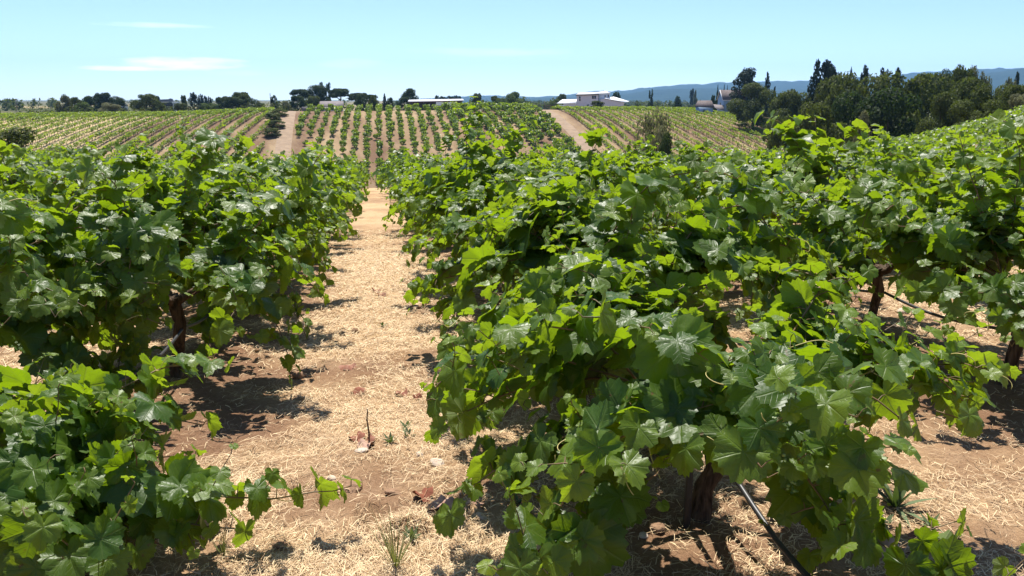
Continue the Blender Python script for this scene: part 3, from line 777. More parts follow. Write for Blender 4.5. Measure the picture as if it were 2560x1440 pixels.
for a in [
    ("olive_tree", "greyish olive tree standing alone near the utility pole", 'shrub', 'olive', 157, 237, 36, 300),
    ("oak_tree", "small dark upright tree right beside the greyish olive tree", 'shrub', 'oak', 188, 243, 26, 290),
    ("shrub", "mid green shrub in front of the domed grove", 'shrub', 'green', 207, 255, 40, 280),
    ("oak_tree", "left shoulder tree of the domed dark grove", 'shrub', 'dark', 222, 240, 40, 330),
    ("oak_tree", "tallest tree at the peak of the domed dark grove", 'shrub', 'dark', 252, 232, 46, 330),
    ("oak_tree", "right shoulder tree of the domed dark grove", 'shrub', 'dark', 287, 241, 50, 330),
    ("shrub", "grey green round bush below the domed grove", 'shrub', 'olive', 272, 257, 56, 275),
    ("oak_tree", "dark bushy oak just left of the grey roofed house", 'shrub', 'oak', 364, 235, 62, 285),
    ("shrub", "dark low bush leaning on the oak beside the grey house", 'shrub', 'oak', 398, 252, 26, 280),
    ("oak_tree", "small round tree rising behind the grey roofed house", 'shrub', 'dark', 392, 240, 16, 420),
    ("oak_tree", "thin small tree with reddish trunk right of the grey house", 'shrub', 'oak', 459, 238, 16, 330),
    ("pine_tree", "dark tall pointed tree between the grey house and the narrow cypresses", 'pine', 'pine', 483, 231, 30, 290),
    ("shrub", "low green bush at the foot of the pointed tree", 'shrub', 'oak', 452, 258, 34, 275),
    ("shrub", "pale green low shrub before the black green thicket", 'shrub', 'green', 525, 258, 50, 300),
    ("palm_like_tree", "tiny round headed tree just left of the black green thicket", 'umbrella', 'oak', 547, 242, 14, 330),
    ("oak_tree", "black green wide tree, left half of the thicket", 'shrub', 'dark', 572, 241, 58, 285),
    ("oak_tree", "black green tree, right half of the thicket", 'shrub', 'dark', 618, 245, 54, 285),
    ("oak_tree", "light domed tree rising behind the black green thicket", 'umbrella', 'oak', 603, 230, 40, 330),
    ("oak_tree", "low dark tree at the right end of the thicket", 'shrub', 'oak', 648, 252, 26, 290),
    ("cypress_tree", "dark slim cypress beside the tall bare pole", 'narrow', 'dark', 685, 238, 20, 285),
    ("shrub", "grey low shrub between the cypress and the oak knoll", 'shrub', 'olive', 714, 253, 30, 300),
    ("oak_tree", "flat topped oak at the left end of the knoll", 'umbrella', 'dark', 755, 223, 50, 330),
    ("oak_tree", "tall dark tree at the middle of the knoll", 'shrub', 'dark', 793, 213, 52, 330),
    ("pine_tree", "thin tree tuft poking up above the knoll's tall dark tree", 'open', 'dark', 801, 205, 17, 335),
    ("pine_tree", "second thin tuft right of the one above the knoll", 'open', 'dark', 819, 206, 18, 335),
    ("oak_tree", "broad umbrella oak right of the tall knoll tree", 'umbrella', 'dark', 850, 221, 54, 330),
    ("oak_tree", "lower umbrella oak sloping away from the knoll", 'umbrella', 'dark', 893, 232, 46, 330),
    ("oak_tree", "last umbrella oak at the knoll's right foot", 'umbrella', 'dark', 922, 236, 40, 335),
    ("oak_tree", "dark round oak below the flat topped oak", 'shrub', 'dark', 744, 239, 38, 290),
    ("oak_tree", "bluish round oak just left of the plain barn roof", 'shrub', 'oak', 782, 240, 40, 290),
    ("oak_tree", "dark dense oak right of the plain barn roof", 'shrub', 'dark', 902, 235, 34, 285),
    ("oak_tree", "softer round oak touching the dense oak", 'shrub', 'oak', 930, 238, 30, 285),
    ("conifer_tree", "small dark conifer between the oak knoll and the eucalyptus", 'conifer', 'pine', 961, 234, 22, 310),
    ("oak_tree", "low round tree right of the small dark conifer", 'shrub', 'dark', 975, 244, 16, 320),
    ("eucalyptus_tree", "tall airy eucalyptus standing behind the long shed", 'oak', 'dark', 1028, 221, 48, 330),
    ("oak_tree", "low bushy tree at the left foot of the eucalyptus", 'shrub', 'dark', 1008, 243, 30, 325),
    ("oak_tree", "small round tree between the long shed and the fence", 'shrub', 'oak', 1192, 233, 27, 330),
    ("shrub", "big olive green bush left of the fence", 'shrub', 'green', 1278, 230, 66, 330),
    ("shrub", "lower bush at the left of the big olive green bush", 'shrub', 'oak', 1240, 240, 34, 340),
    ("shrub", "low bush before the white roofed annex", 'shrub', 'green', 1385, 248, 50, 330),
    ("oak_tree", "dark small tree just left of the white house", 'shrub', 'oak', 1405, 235, 28, 350),
    ("oak_tree", "rounded dark tree just right behind the white house", 'shrub', 'dark', 1541, 230, 32, 400),
    ("shrub", "leafy bush against the front of the white house", 'shrub', 'oak', 1492, 252, 36, 264),
    ("conifer_tree", "slim dark conifer rising from the valley woods", 'narrow', 'dark', 1628, 224, 13, 420),
    ("oak_tree", "wide dark tree right of the slim conifer in the valley", 'shrub', 'dark', 1694, 240, 24, 420),
    ("conifer_tree", "bluish tall tree in the valley woods left of the blue house", 'pine', 'pine', 1730, 221, 18, 700),
    ("oak_tree", "brownish small tree beside the bluish valley tree", 'shrub', 'olive', 1740, 226, 12, 650),
    ("cypress_tree", "slim conifer rising just left of the blue house", 'conifer', 'dark', 1795, 213, 15, 340),
    ("shrub", "round dark bush between the brown roof and the blue house", 'shrub', 'dark', 1784, 238, 22, 320),
    ("conifer_tree", "small cone tree behind the blue house's roof", 'conifer', 'dark', 1811, 212, 11, 360),
    ("conifer_tree", "second small cone tree behind the blue house's roof", 'conifer', 'dark', 1819, 214, 9, 360),
]:
    tree(*a[:8], group=G_SKY, hi=a[6] > 44, var=len(a[1]) % 3, cat='shrub' if a[0] == 'shrub' else 'tree')
# eucalyptus row far behind the long shed
for i, px in enumerate((1093, 1103, 1112, 1121, 1131, 1139, 1147)):
    tree("eucalyptus_tree", ["first slim far tree over the long shed roof", "second slim far tree over the long shed roof", "third slim far tree over the long shed roof", "fourth slim far tree over the long shed roof", "fifth slim far tree over the long shed roof", "sixth slim far tree over the long shed roof", "darker last slim far tree over the long shed roof"][i],
         'open', 'dark', px, 238 + (i * 7) % 5, 15, 560, "slim far trees over the long shed", var=5)
for i, px in enumerate((499, 507, 515, 523)):
    tree("cypress_tree", ["leftmost of the narrow cypresses right of the pointed tree", "second of the narrow cypresses right of the pointed tree", "third of the narrow cypresses right of the pointed tree", "rightmost of the narrow cypresses right of the pointed tree"][i],
         'narrow', 'pine', px, 235 + i * 2, 11, 420, "row of narrow cypresses", var=3)
G_R = "trees of the dark wood on the right"
for a in [
    ("oak_tree", "broad round oak hiding the blue house's right side", 'shrub', 'oak', 1890, 208, 120, 225),
    ("pine_tree", "two headed ragged pine above the round oak by the blue house", 'pine', 'pine', 1866, 170, 74, 260),
    ("conifer_tree", "slender sparse conifer right of the ragged pine", 'conifer', 'pine', 1920, 181, 40, 260),
    ("conifer_tree", "short dark conifer below the slender sparse one", 'conifer', 'pine', 1937, 217, 30, 250),
    ("shrub", "dark green bush joining the round oak to the wood", 'shrub', 'oak', 1975, 226, 130, 190),
    ("pine_tree", "left peak of the tall double pine", 'conifer', 'pine', 2045, 153, 84, 190),
    ("pine_tree", "right broad peak of the tall double pine", 'pine', 'pine', 2078, 152, 92, 190),
    ("conifer_tree", "small spiky conifer right of the tall double pine", 'conifer', 'pine', 2129, 170, 34, 200),
    ("pine_tree", "first bushy pine poking over the wood's crown", 'pine', 'pine', 2165, 166, 44, 190),
    ("pine_tree", "second bushy pine poking over the wood's crown", 'pine', 'pine', 2210, 171, 46, 190),
    ("pine_tree", "third bushy pine poking over the wood's crown", 'pine', 'pine', 2246, 172, 52, 190),
    ("oak_tree", "olive green oak crown at the top of the wood's left half", 'shrub', 'oak', 2100, 192, 170, 150),
    ("oak_tree", "highest olive green oak crown below the bushy pines", 'shrub', 'oak', 2175, 183, 180, 145),
    ("oak_tree", "big oak crown at the centre of the wood", 'shrub', 'oak', 2245, 188, 190, 140),
    ("oak_tree", "lighter oak crown right of the wood's centre", 'shrub', 'oak', 2325, 186, 170, 150),
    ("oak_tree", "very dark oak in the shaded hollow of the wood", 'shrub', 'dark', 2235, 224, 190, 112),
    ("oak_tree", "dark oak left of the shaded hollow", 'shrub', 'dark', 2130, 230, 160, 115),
    ("shrub", "grey green brush at the wood's lower left corner", 'shrub', 'oak', 2050, 258, 130, 105),
    ("shrub", "low dark scrub beside the end of the trellised rows", 'shrub', 'oak', 1965, 292, 90, 110),
    ("shrub", "small grey green bush in front of the dark hollow", 'shrub', 'olive', 2165, 280, 55, 92),
    ("shrub", "grey green brush right of the dark hollow", 'shrub', 'oak', 2370, 232, 110, 105),
    ("oak_tree", "reddish tinged tree tallest at the wood's right half", 'shrub', 'oak', 2412, 167, 80, 160),
    ("oak_tree", "dark tree left of the reddish tinged one", 'shrub', 'dark', 2378, 177, 70, 165),
    ("oak_tree", "reddish tinged smaller tree right of the tallest one", 'shrub', 'olive', 2452, 172, 70, 165),
    ("oak_tree", "green slope tree below the reddish tinged trees", 'shrub', 'oak', 2420, 196, 150, 125),
    ("shrub", "broad green brush below the right hills", 'shrub', 'oak', 2480, 212, 110, 110),
    ("shrub", "grey green scrub by the upper edge of the right vines", 'shrub', 'oak', 2545, 214, 100, 105),
    ("shrub", "low scrub right beside the near vines' upper corner", 'shrub', 'oak', 2450, 250, 110, 95),
    ("shrub", "dull olive scrub at the far right below the small conifer", 'shrub', 'olive', 2560, 236, 90, 92),
    ("conifer_tree", "small dark conifer alone at the far right", 'conifer', 'pine', 2545, 183, 50, 210),
    ("oak_tree", "dry tan bush beside the small conifer on the far right", 'shrub', 'olive', 2520, 200, 50, 180),
    ("oak_tree", "oak beyond the right frame edge of the scrub", 'shrub', 'oak', 2640, 200, 120, 130),
]:
    tree(*a[:8], group=G_R, hi=a[6] > 60, var=len(a[1]) % 3, cat='shrub' if a[0] == 'shrub' else 'tree')
tree("olive_tree", "loose grey green olive tree in front of the slanting trellised rows", 'shrub', 'olive', 1640, 274, 112, 92, None, hi=True, var=7)
tree("shrub", "dark bush hugging the foot of the loose olive tree", 'shrub', 'dark', 1668, 335, 56, 88, None, cat='shrub', hi=True, var=3)
for lab, px, py, hm in (("dark bush at the top of the pale track's left edge", 696, 291, 1.9), ("dark bush second from the top along the pale track", 684, 303, 2.2),
                        ("dark bush third from the top along the pale track", 692, 320, 2.0), ("dark bush lowest along the pale track's left edge", 680, 342, 2.2)):
    q = ground_at(px, py); dd = math.hypot(q.x, q.y); pj = project((q.x, q.y, q.z + hm))
    tree("shrub", lab, 'shrub', 'oak', px, pj[1], 44, dd, "dark bushes along the pale track", cat='shrub', var=3)
tree("shrub", "large dark bush at the left end of the near vines", 'shrub', 'oak', -40, 305, 260, 78, None, cat='shrub', hi=True, var=5)

# far woods in the valley: one mass
wb = MB(); rng = np.random.default_rng(5)
for i in range(520):
    px = rng.uniform(1180, 2100) if i < 400 else rng.uniform(-300, 1000); d = rng.uniform(480, 1900)
    q = along(px, 250, d); z0 = gz(q.x, q.y); h = rng.uniform(6, 11) * (1 if px > 1150 else .75)
    cards(wb, [np.array([q.x + rng.normal(0, 1.5), q.y + rng.normal(0, 1.5), z0 + h * f]) for f in (.3, .55, .78)], [h * .48, h * .45, h * .30], 2.4, .95, rng, .8)
tag(wb.build("far_woods", M_OAK, None, False), "hazy dark woods filling the valley below the blue hills", 'woods', kind='stuff')

sb = MB(); rng = np.random.default_rng(15)
for i in range(330):
    px = rng.uniform(60, 1380); d = rng.uniform(268, 340); q = along(px, 270, d); z0 = gz(q.x, q.y); h = rng.uniform(1.2, 3.2) * (.6 if 730 < px < 1380 else 1.45)
    cards(sb, [np.array([q.x + rng.normal(0, .5), q.y, z0 + h * .45]), np.array([q.x + rng.normal(0, 1.0), q.y, z0 + h * .4])], [h * .62, h * .5], 26 / h, .24, rng, .8)
tag(sb.build("hilltop_scrub", M_OAK, None, False), "low green scrub along the hilltop behind the vine rows", "scrub", kind='stuff')
# ------------------------------------------------------------------ buildings and fences on the hill
M_WALLG = simple_mat("grey_render", (.66, .62, .62), (.74, .70, .70), .85, .2, 2)
M_WHITE = simple_mat("white_roofing", (.78, .78, .77), (.84, .84, .83), .6, .3, 1)
M_TRIM = simple_mat("dark_trim", (.045, .04, .045), (.07, .06, .06), .6, .3, 3)
M_GLASS = simple_mat("window_glass", (.03, .035, .045), (.05, .055, .065), .12, .6, 2)
M_PALEW = simple_mat("pale_wall", (.62, .68, .72), (.70, .75, .78), .8, .2, 2)
M_BLUE = simple_mat("blue_siding", (.24, .36, .52), (.30, .43, .58), .75, .2, 2, 0, 0, (1, 1, 14))
M_SHING = simple_mat("brown_shingles", (.10, .082, .078), (.17, .14, .13), .9, .1, 3, .3)
M_BARN = simple_mat("weathered_roof", (.15, .128, .125), (.19, .165, .16), .8, .2, 1.4, .1)
M_RED = simple_mat("dark_red_fascia", (.10, .03, .03), (.16, .05, .045), .8, .2, 2)
M_WOODG = simple_mat("grey_wood", (.10, .085, .07), (.20, .17, .14), .9, .1, 4, .2, 0, (1, 1, .2))
M_METAL = simple_mat("dark_steel", (.03, .03, .03), (.05, .045, .04), .5, .4, 4)
def site(px, py, dist): p = along(px, py, dist); return (p.x, p.y, gz(p.x, p.y)), -math.atan2(p.x, p.y), dist / FPX, p.z
def prism_roof(pts_front, depth0, depth1):
    """solid from an outline in the x,z plane swept along y"""
    b = MB(); n = len(pts_front); V = [(x, depth0, z) for x, z in pts_front] + [(x, depth1, z) for x, z in pts_front]
    bmx = bpy.data.meshes.new('tmp'); F = [list(range(n))[::1], list(range(n, 2 * n))[::-1]] + [[i, (i + 1) % n, n + (i + 1) % n, n + i] for i in range(n)]
    F = [f[::-1] for f in F]
    return V, F
def solid(name, outline, d0, d1, mat, parent):
    V, F = prism_roof(outline, d0, d1); me = bpy.data.meshes.new(name); me.from_pydata(V, [], F); me.materials.append(mat)
    import bmesh
    bm = bmesh.new(); bm.from_mesh(me); bmesh.ops.recalc_face_normals(bm, faces=bm.faces); bm.to_mesh(me); bm.free()
    o = bpy.data.objects.new(name, me); COL.objects.link(o); o.parent = parent; return o
def boxpart(name, lo, hi, mat, parent):
    b = MB(); b.box(lo, hi); return b.build(name, mat, parent, False)
def window(parent, x0, x1, z0, z1, y, mull=0, fw=.07):
    b = MB(); b.box((x0 - fw, y - .06, z0 - fw), (x0, y + .04, z1 + fw)); b.box((x1, y - .06, z0 - fw), (x1 + fw, y + .04, z1 + fw))
    b.box((x0, y - .06, z0 - fw), (x1, y + .04, z0)); b.box((x0, y - .06, z1), (x1, y + .04, z1 + fw))
    if mull == 1: b.box(((x0 + x1) / 2 - .04, y - .055, z0), ((x0 + x1) / 2 + .04, y + .035, z1))
    if mull == 2: b.box((x0, y - .055, (z0 + z1) / 2 - .04), (x1, y + .035, (z0 + z1) / 2 + .04))
    w_ = b.build('window', M_WHITE, parent, False)
    boxpart('pane', (x0, y - .03, z0), (x1, y - .01, z1), M_GLASS, w_)
def slab(name, quad, th, mat, parent):
    q = np.array(quad, float); n = np.cross(q[1] - q[0], q[3] - q[0]); n /= np.linalg.norm(n); b = MB(); n = n * (1 if n[2] > 0 else -1)
    b.add(np.concatenate([q + n * .02, q + n * (th + .02)]), quads=[(0, 1, 2, 3), (4, 5, 6, 7), (0, 1, 5, 4), (1, 2, 6, 5), (2, 3, 7, 6), (3, 0, 4, 7)]); return b.build(name, mat, parent, False)
# white two storey house
D = 285; loc, rz, k, zr = site(1468, 268, D)
h = empty("white_house", (loc[0], loc[1], loc[2] - 1), rz); tag(h, "two storey grey walled house with white roofs at the top of the trellised rows", "house")
z = lambda py: along(1468, py, D).z - (loc[2] - 1)
X = lambda px: (px - 1468) * k
solid('wall', [(X(1442), 0), (X(1495), 0), (X(1495), z(234.5)), (X(1442), z(236.5))], 0, 7, M_WALLG, h)
solid('side_wall', [(X(1495) + .004, 0), (X(1522), 0), (X(1522), z(232.5)), (X(1495) + .004, z(234.5))], .5, 7.2, M_PALEW, h)
slab('roof', [(X(1440.5), -.4, z(236.6)), (X(1495.5), -.4, z(234.6)), (X(1494), 7.4, z(230.6)), (X(1446), 7.4, z(233.4))], .14, M_WHITE, h)
slab('roof', [(X(1495.6), .1, z(234.5)), (X(1523.5), .1, z(232.4)), (X(1513), 7.6, z(228.4)), (X(1494.2), 7.6, z(230.6))], .14, M_WHITE, h)
f = boxpart('fascia', (X(1440.5), -.42, z(238)), (X(1495.5), -.36, z(236.2)), M_TRIM, h); f.rotation_euler.y = -.03
boxpart('corner_trim', (X(1494.5), -.05, 0), (X(1495.5), -.003, z(234.6)), M_TRIM, h)
window(h, X(1448), X(1451.5), z(252.5), z(241), 0, 2); window(h, X(1479), X(1489), z(247), z(239.5), 0, 1); window(h, X(1509.5), X(1512), z(243.5), z(238), .5); window(h, X(1517), X(1520), z(243), z(236.5), .5)
window(h, X(1467), X(1472), z(267), z(261), 0, 1)
slab('lean_to_roof', [(X(1509), -1.5, z(246)), (X(1558), -1.5, z(256.2)), (X(1570), 5, z(254)), (X(1532), 5, z(242.6))], .12, M_WHITE, h)
solid('lean_to_wall', [(X(1500), 0), (X(1556), 0), (X(1556), z(255.5)), (X(1545), z(254.6)), (X(1510), z(247.2)), (X(1500), z(247.4))], -1.0, 4.6, M_WALLG, h)
solid('annex_wall', [(X(1410), 0), (X(1441.8), 0), (X(1441.8), z(258.5)), (X(1410), z(258.5))], -.4, 4, M_WALLG, h)
slab('annex_roof', [(X(1394), -.7, z(259.2)), (X(1441.6), -.7, z(258.4)), (X(1441.6), 4.2, z(249)), (X(1407), 4.2, z(249.5))], .12, M_WHITE, h)
b = MB()
for px in (1503, 1507): b.tube([(X(px), 3, z(231)), (X(px), 3, z(225))], .06, 6)
b.build('vent_pipe', M_METAL, h)
# dark shed in front of the annex
loc, rz, k, zr = site(1401, 270, 268); s_ = empty("dark_shed", (loc[0], loc[1], loc[2] - .3), rz); tag(s_, "low black shed with a pale pitched roof in front of the white annex", "shed")
solid('wall', [(-1.7, 0), (1.7, 0), (1.7, 1.5), (-1.7, 1.5)], 0, 3, M_TRIM, s_); solid('roof', [(-1.9, 1.5), (1.9, 1.5), (.6, 2.05), (-.6, 2.05)], -.3, 3.3, M_WALLG, s_)
# long open shed
D = 300; loc, rz, k, zr = site(1090, 262, D); h = empty("long_shed", (loc[0], loc[1], loc[2] - .5), rz); tag(h, "long low open shed with thin white roof and dark red fascia on the hilltop", "shed")
z = lambda py: along(1090, py, D).z - (loc[2] - .5); X = lambda px: (px - 1090) * k
slab('roof', [(X(1023), -2, z(254.2)), (X(1157), -2, z(251.4)), (X(1157), 5, z(248.2)), (X(1024), 5, z(250.6))], .12, M_WHITE, h)
solid('fascia', [(X(1024), z(256.3)), (X(1156), z(253.5)), (X(1156), z(251.2)), (X(1024), z(254.2))], -1.8, -1.6, M_RED, h)
solid('back_wall', [(X(1026), 0), (X(1154), 0), (X(1154), z(252)), (X(1026), z(255))], 4, 4.3, M_TRIM, h)
for px, lean in ((1027, 3.), (1060, 0), (1153, -2.5)):
    b = MB(); b.tube([(X(px) + lean * .25, -1.7, 0), (X(px), -1.7, z(254.5))], .09, 6); b.build('post', M_WOODG, h)
loc2, rz2, k2, _ = site(1116, 262, 292); a_ = empty("white_trailer", (loc2[0], loc2[1], loc2[2] - .3), rz2); tag(a_, "low white box shaped trailer parked under the long shed's right half", "trailer")
zt = lambda py: along(1116, py, 292).z - (loc2[2] - .3)
solid('body', [(-3.8, max(.4, zt(264))), (3.6, max(.4, zt(264))), (3.6, zt(256)), (-3.6, zt(255))], 0, 2.3, M_WHITE, a_); boxpart('base', (-3.4, .2, .05), (3.2, 2.1, max(.38, zt(264.5))), M_TRIM, a_)
# barn with a plain roof
D = 290; loc, rz, k, zr = site(829, 272, D); h = empty("barn", (loc[0], loc[1], loc[2] - .3), rz); tag(h, "barn showing one plain pinkish grey roof slope below the oak knoll", "barn")
z = lambda py: along(829, py, D).z - (loc[2] - .3); X = lambda px: (px - 829) * k
boxpart('wall', (X(802), .8, 0), (X(856), 6, z(268.2)), M_WALLG, h)
me_ = MB(); me_.add([(X(800), 0, z(268.4)), (X(858), 0, z(265.6)), (X(858), 5, z(253.2)), (X(802), 5, z(253.6)), (X(800), 0, z(267.4)), (X(858), 0, z(264.6)), (X(858), 5, z(252.6)), (X(802), 5, z(253))], quads=[(3, 2, 1, 0), (4, 5, 6, 7), (0, 1, 5, 4), (1, 2, 6, 5), (2, 3, 7, 6), (3, 0, 4, 7)])
me_.build('roof', M_BARN, h, False)
loc, rz, k, zr = site(776, 273, 278); g_ = empty("low_wall", (loc[0], loc[1], loc[2] - .2), rz); tag(g_, "low grey retaining wall left of the plain roofed barn", "wall")
zt = along(776, 268.5, 278).z - loc[2] + .2; boxpart('wall_body', (-2.7, 0, 0), (2.9, .35, zt), M_BARN, g_); boxpart('coping', (-2.75, -.05, zt + .002), (2.95, .4, zt + .14), M_WALLG, g_)
# grey roofed house on the left
D = 390; loc, rz, k, zr = site(420, 262, D); h = empty("grey_roofed_house", (loc[0], loc[1], loc[2] - .3), rz); tag(h, "low house with bluish grey roof and pale porch among the left oaks", "house")
z = lambda py: along(420, py, D).z - (loc[2] - .3); X = lambda px: (px - 420) * k
solid('wall', [(X(405), 0), (X(434), 0), (X(434), z(256)), (X(405), z(256))], .5, 7, M_TRIM, h)
solid('roof', [(X(401), z(255)), (X(433), z(254.6)), (X(431), z(247.2)), (X(426), z(246)), (X(421), z(248)), (X(403), z(248.5))], 0, 7.5, simple_mat("slate_roof", (.15, .15, .18), (.20, .20, .23), .7, .3, 2), h)
solid('porch_roof', [(X(428), z(258.2)), (X(447), z(258)), (X(443), z(255.6)), (X(430), z(255.4))], -.8, 4, M_WHITE, h)
boxpart('porch_wall', (X(430), 0, 0), (X(442), 3.6, z(258.4)), M_WALLG, h)
# small far roof left
D = 420; loc, rz, k, zr = site(311, 268, D); h = empty("small_house", (loc[0], loc[1], loc[2] - .3), rz); tag(h, "tiny house with brown roof right of the domed dark grove", "house")
z = lambda py: along(311, py, D).z - (loc[2] - .3); X = lambda px: (px - 311) * k
solid('wall', [(X(304), 0), (X(318), 0), (X(318), z(264)), (X(304), z(264))], .3, 5, M_WALLG, h); solid('roof', [(X(302), z(264)), (X(320), z(264)), (X(316), z(260.8)), (X(306), z(260.8))], 0, 5.4, M_SHING, h)
# blue gabled house
D = 270; loc, rz, k, zr = site(1815, 268, D); h = empty("blue_house", (loc[0], loc[1], loc[2] - 1), rz); tag(h, "tall blue gabled house with brown shingle roof half hidden by the round oak", "house")
z = lambda py: along(1815, py, D).z - (loc[2] - 1); X = lambda px: (px - 1815) * k
# gable turned to the left, long side to the viewer
L0, L1 = X(1809), X(1850); zr_, ze = z(226), z(246)
V = [(X(1795), 6, 0), (L0, 0, 0), (L1, 0, 0), (L1, 6, 0), (X(1795), 6, ze), (L0, 0, ze), (L1, 0, ze), (L1, 6, ze), (X(1801.5), 3, zr_ - .05), (L1, 3, zr_ - .05)]
me = bpy.data.meshes.new('wall'); me.from_pydata(V, [], [(1, 2, 6, 5), (0, 1, 5, 8, 4), (3, 0, 4, 7), (2, 3, 7, 9, 6)]); me.materials.append(M_BLUE)
o = bpy.data.objects.new('wall', me); COL.objects.link(o); o.parent = h
ov = .45
slab('roof', [(L0 - .3, -ov, ze - .55), (L1 + .4, -ov, ze - .55), (L1 + .4, 3, zr_ + .05), (X(1801.5) - .3, 3, zr_ + .05)], .16, M_SHING, h)
slab('roof', [(X(1795) - .3, 6 + ov, ze - .55), (L1 + .4, 6 + ov, ze - .55), (L1 + .4, 3, zr_ + .05), (X(1801.5) - .3, 3, zr_ + .05)], .16, M_SHING, h)
b = MB(); b.tube([(L0 - .33, -ov, ze - .5), (X(1801.5) - .33, 3, zr_ + .1), (X(1795) - .33, 6 + ov, ze - .5)], .13, 4); b.tube([(L0 - .3, -ov, ze - .55), (L1, -ov, ze - .55)], .13, 4); b.build('white_trim', M_WHITE, h)
wv = np.array([X(1795) - L0, 6, 0]) ; wv /= np.linalg.norm(wv)
b = MB(); p0 = np.array([L0, 0, 0]) + wv * 2.6; p1 = p0 + wv * 1.2; nn = np.array([wv[1], -wv[0], 0]) * -.03
b.add([p0 + nn + UP * (ze * .42), p1 + nn + UP * (ze * .42), p1 + nn + UP * (ze * .8), p0 + nn + UP * (ze * .8)], quads=[(0, 1, 2, 3)]); w_ = b.build('window', M_GLASS, h, False)
slab('porch_roof', [(X(1795), -3.5, z(273)), (L0 + .2, -3.5, z(276)), (L0, -.1, z(264)), (X(1779), 1, z(261))], .12, M_BARN, h)
D = 255; loc, rz, k, zr = site(1760, 268, D); h = empty("brown_roofed_house", (loc[0], loc[1], loc[2] - .5), rz); tag(h, "low house with mauve brown hipped roof left of the blue house", "house")
z = lambda py: along(1760, py, D).z - (loc[2] - .5); X = lambda px: (px - 1760) * k
boxpart('wall', (X(1741), 0.3, 0), (X(1781), 6, z(266.5)), M_BLUE, h)
slab('roof', [(X(1738), 0, z(267)), (X(1784), 0, z(270)), (X(1776), 3, z(252)), (X(1745), 3, z(252.5))], .14, M_SHING, h); slab('roof', [(X(1738), 6, z(267)), (X(1784), 6, z(270)), (X(1776), 3, z(252)), (X(1745), 3, z(252.5))], .14, M_SHING, h)
slab('roof', [(X(1784), 0, z(270)), (X(1784), 6, z(270)), (X(1776), 3.02, z(252)), (X(1776), 2.98, z(252))], .14, M_SHING, h)
# post and wire fence and the gate left of the white house
loc, rz, k, zr = site(1325, 270, 266); fz = empty("fence", loc, rz); tag(fz, "thin grey post and wire fence along the hilltop left of the white house", "fence")
ztop = along(1325, 259, 266).z - loc[2]
for i in range(9): boxpart('post', (-6 + i * 1.55 - .05, -.05, -.3), (-6 + i * 1.55 + .05, .05, max(1.2, ztop)), M_WOODG, fz)
b = MB()
for f in (.3, .55, .8, .98): b.tube([(-6, -.06, max(1.2, ztop) * f), (6.4, -.06, max(1.2, ztop) * f)], .018, 4)
b.build('wire', M_METAL, fz)
loc, rz, k, zr = site(1374, 272, 264); fz = empty("board_gate", loc, rz); tag(fz, "dark board gate between two posts at the top of the dirt track", "gate")
zt = max(1.3, along(1374, 262, 264).z - loc[2])
for x0 in (-1.75, 1.75): boxpart('post', (x0 - .09, -.09, -.3), (x0 + .09, .09, zt + .7), M_TRIM, fz)
for f in (.15, .5, .85): boxpart('board', (-1.64, -.03, zt * f - .1), (1.64, .03, zt * f + .12), M_WOODG, fz)
# utility poles
def pole(label, px, ytop, dist, arm, r_=.13):
    p = along(px, ytop, dist); z0 = gz(p.x, p.y); hgt = p.z - z0; o = empty("utility_pole", (p.x, p.y, z0), -math.atan2(p.x, p.y)); tag(o, label, "utility pole", None)
    b = MB(); b.tube([(0, 0, -.4), (0, 0, hgt)], [r_ * 1.15, r_ * .8], 8); b.build('pole', M_WOODG, o)
    if arm:
        boxpart('crossarm', (-1.1, -.1 - r_, hgt * .90), (1.1, -r_, hgt * .90 + .16), M_WOODG, o)
        b = MB(); b.tube([(.45, -r_ - .28, hgt * .62), (.45, -r_ - .28, hgt * .62 + .9)], .28, 10); b.build('transformer', M_METAL, o)
    return o
pole("tall wooden pole with crossarm and transformer standing on the flat left horizon", 38, 247, 420, True)
pole("smaller far wooden pole with crossarm right of the tall one", 95, 260, 640, True, .12)
pole("plain bare pole without crossarm beside the slim cypress", 675, 232, 290, False, .12)

# ------------------------------------------------------------------ near ground: straw, stones, dry leaves, weeds, hoses
rng = np.random.default_rng(21)
N = 520000
r = 1.3 + 15.5 * rng.uniform(0, 1, N) ** 1.25; az_ = rng.uniform(R(-32), R(48), N)
sx, sy = r * np.sin(az_), r * np.cos(az_)
rdist = np.min(np.abs(sx[:, None] - ROWS_X), axis=1)
prob = np.clip(.66 + 3.0 * fbm(sx * .9, sy * .9, 4, 31) + 1.4 * fbm(sx * 4, sy * 4, 2, 34) - .38 * np.exp(-(rdist / .5) ** 2), .06, 1)
keep = rng.uniform(0, 1, N) < prob; sx, sy, r = sx[keep], sy[keep], r[keep]; n = len(sx)
sz = ground_z(sx, sy) + rng.uniform(.001, .022, n)
ang = rng.normal(.3, .9, n) + 2.2 * vnoise(sx * 1.7, sy * 1.7, 61); ln = rng.uniform(.022, .075, n) * (1 + .9 * (rng.random(n) < .06)); wd_ = rng.uniform(.0006, .0013, n) * np.clip(r / 4, 1, 2.4)
tilt = rng.normal(.03, .15, n); dx, dy = np.cos(ang), np.sin(ang); bend = rng.normal(0, .32, n)
P0 = np.column_stack([sx - dx * ln * .5, sy - dy * ln * .5, sz - .5 * ln * np.sin(tilt)]); P2 = np.column_stack([sx + dx * ln * .5, sy + dy * ln * .5, sz + .5 * ln * np.sin(tilt)])
P1 = (P0 + P2) / 2 + np.column_stack([-dy * bend * ln, dx * bend * ln, np.abs(rng.normal(0, .10, n)) * ln])
ww = np.column_stack([-dy, dx, rng.normal(0, .5, n)]) * wd_[:, None]
V = np.stack([P0 - ww, P0 + ww, P1 - ww, P1 + ww, P2 - ww * .5, P2 + ww * .5], 1).reshape(-1, 3)
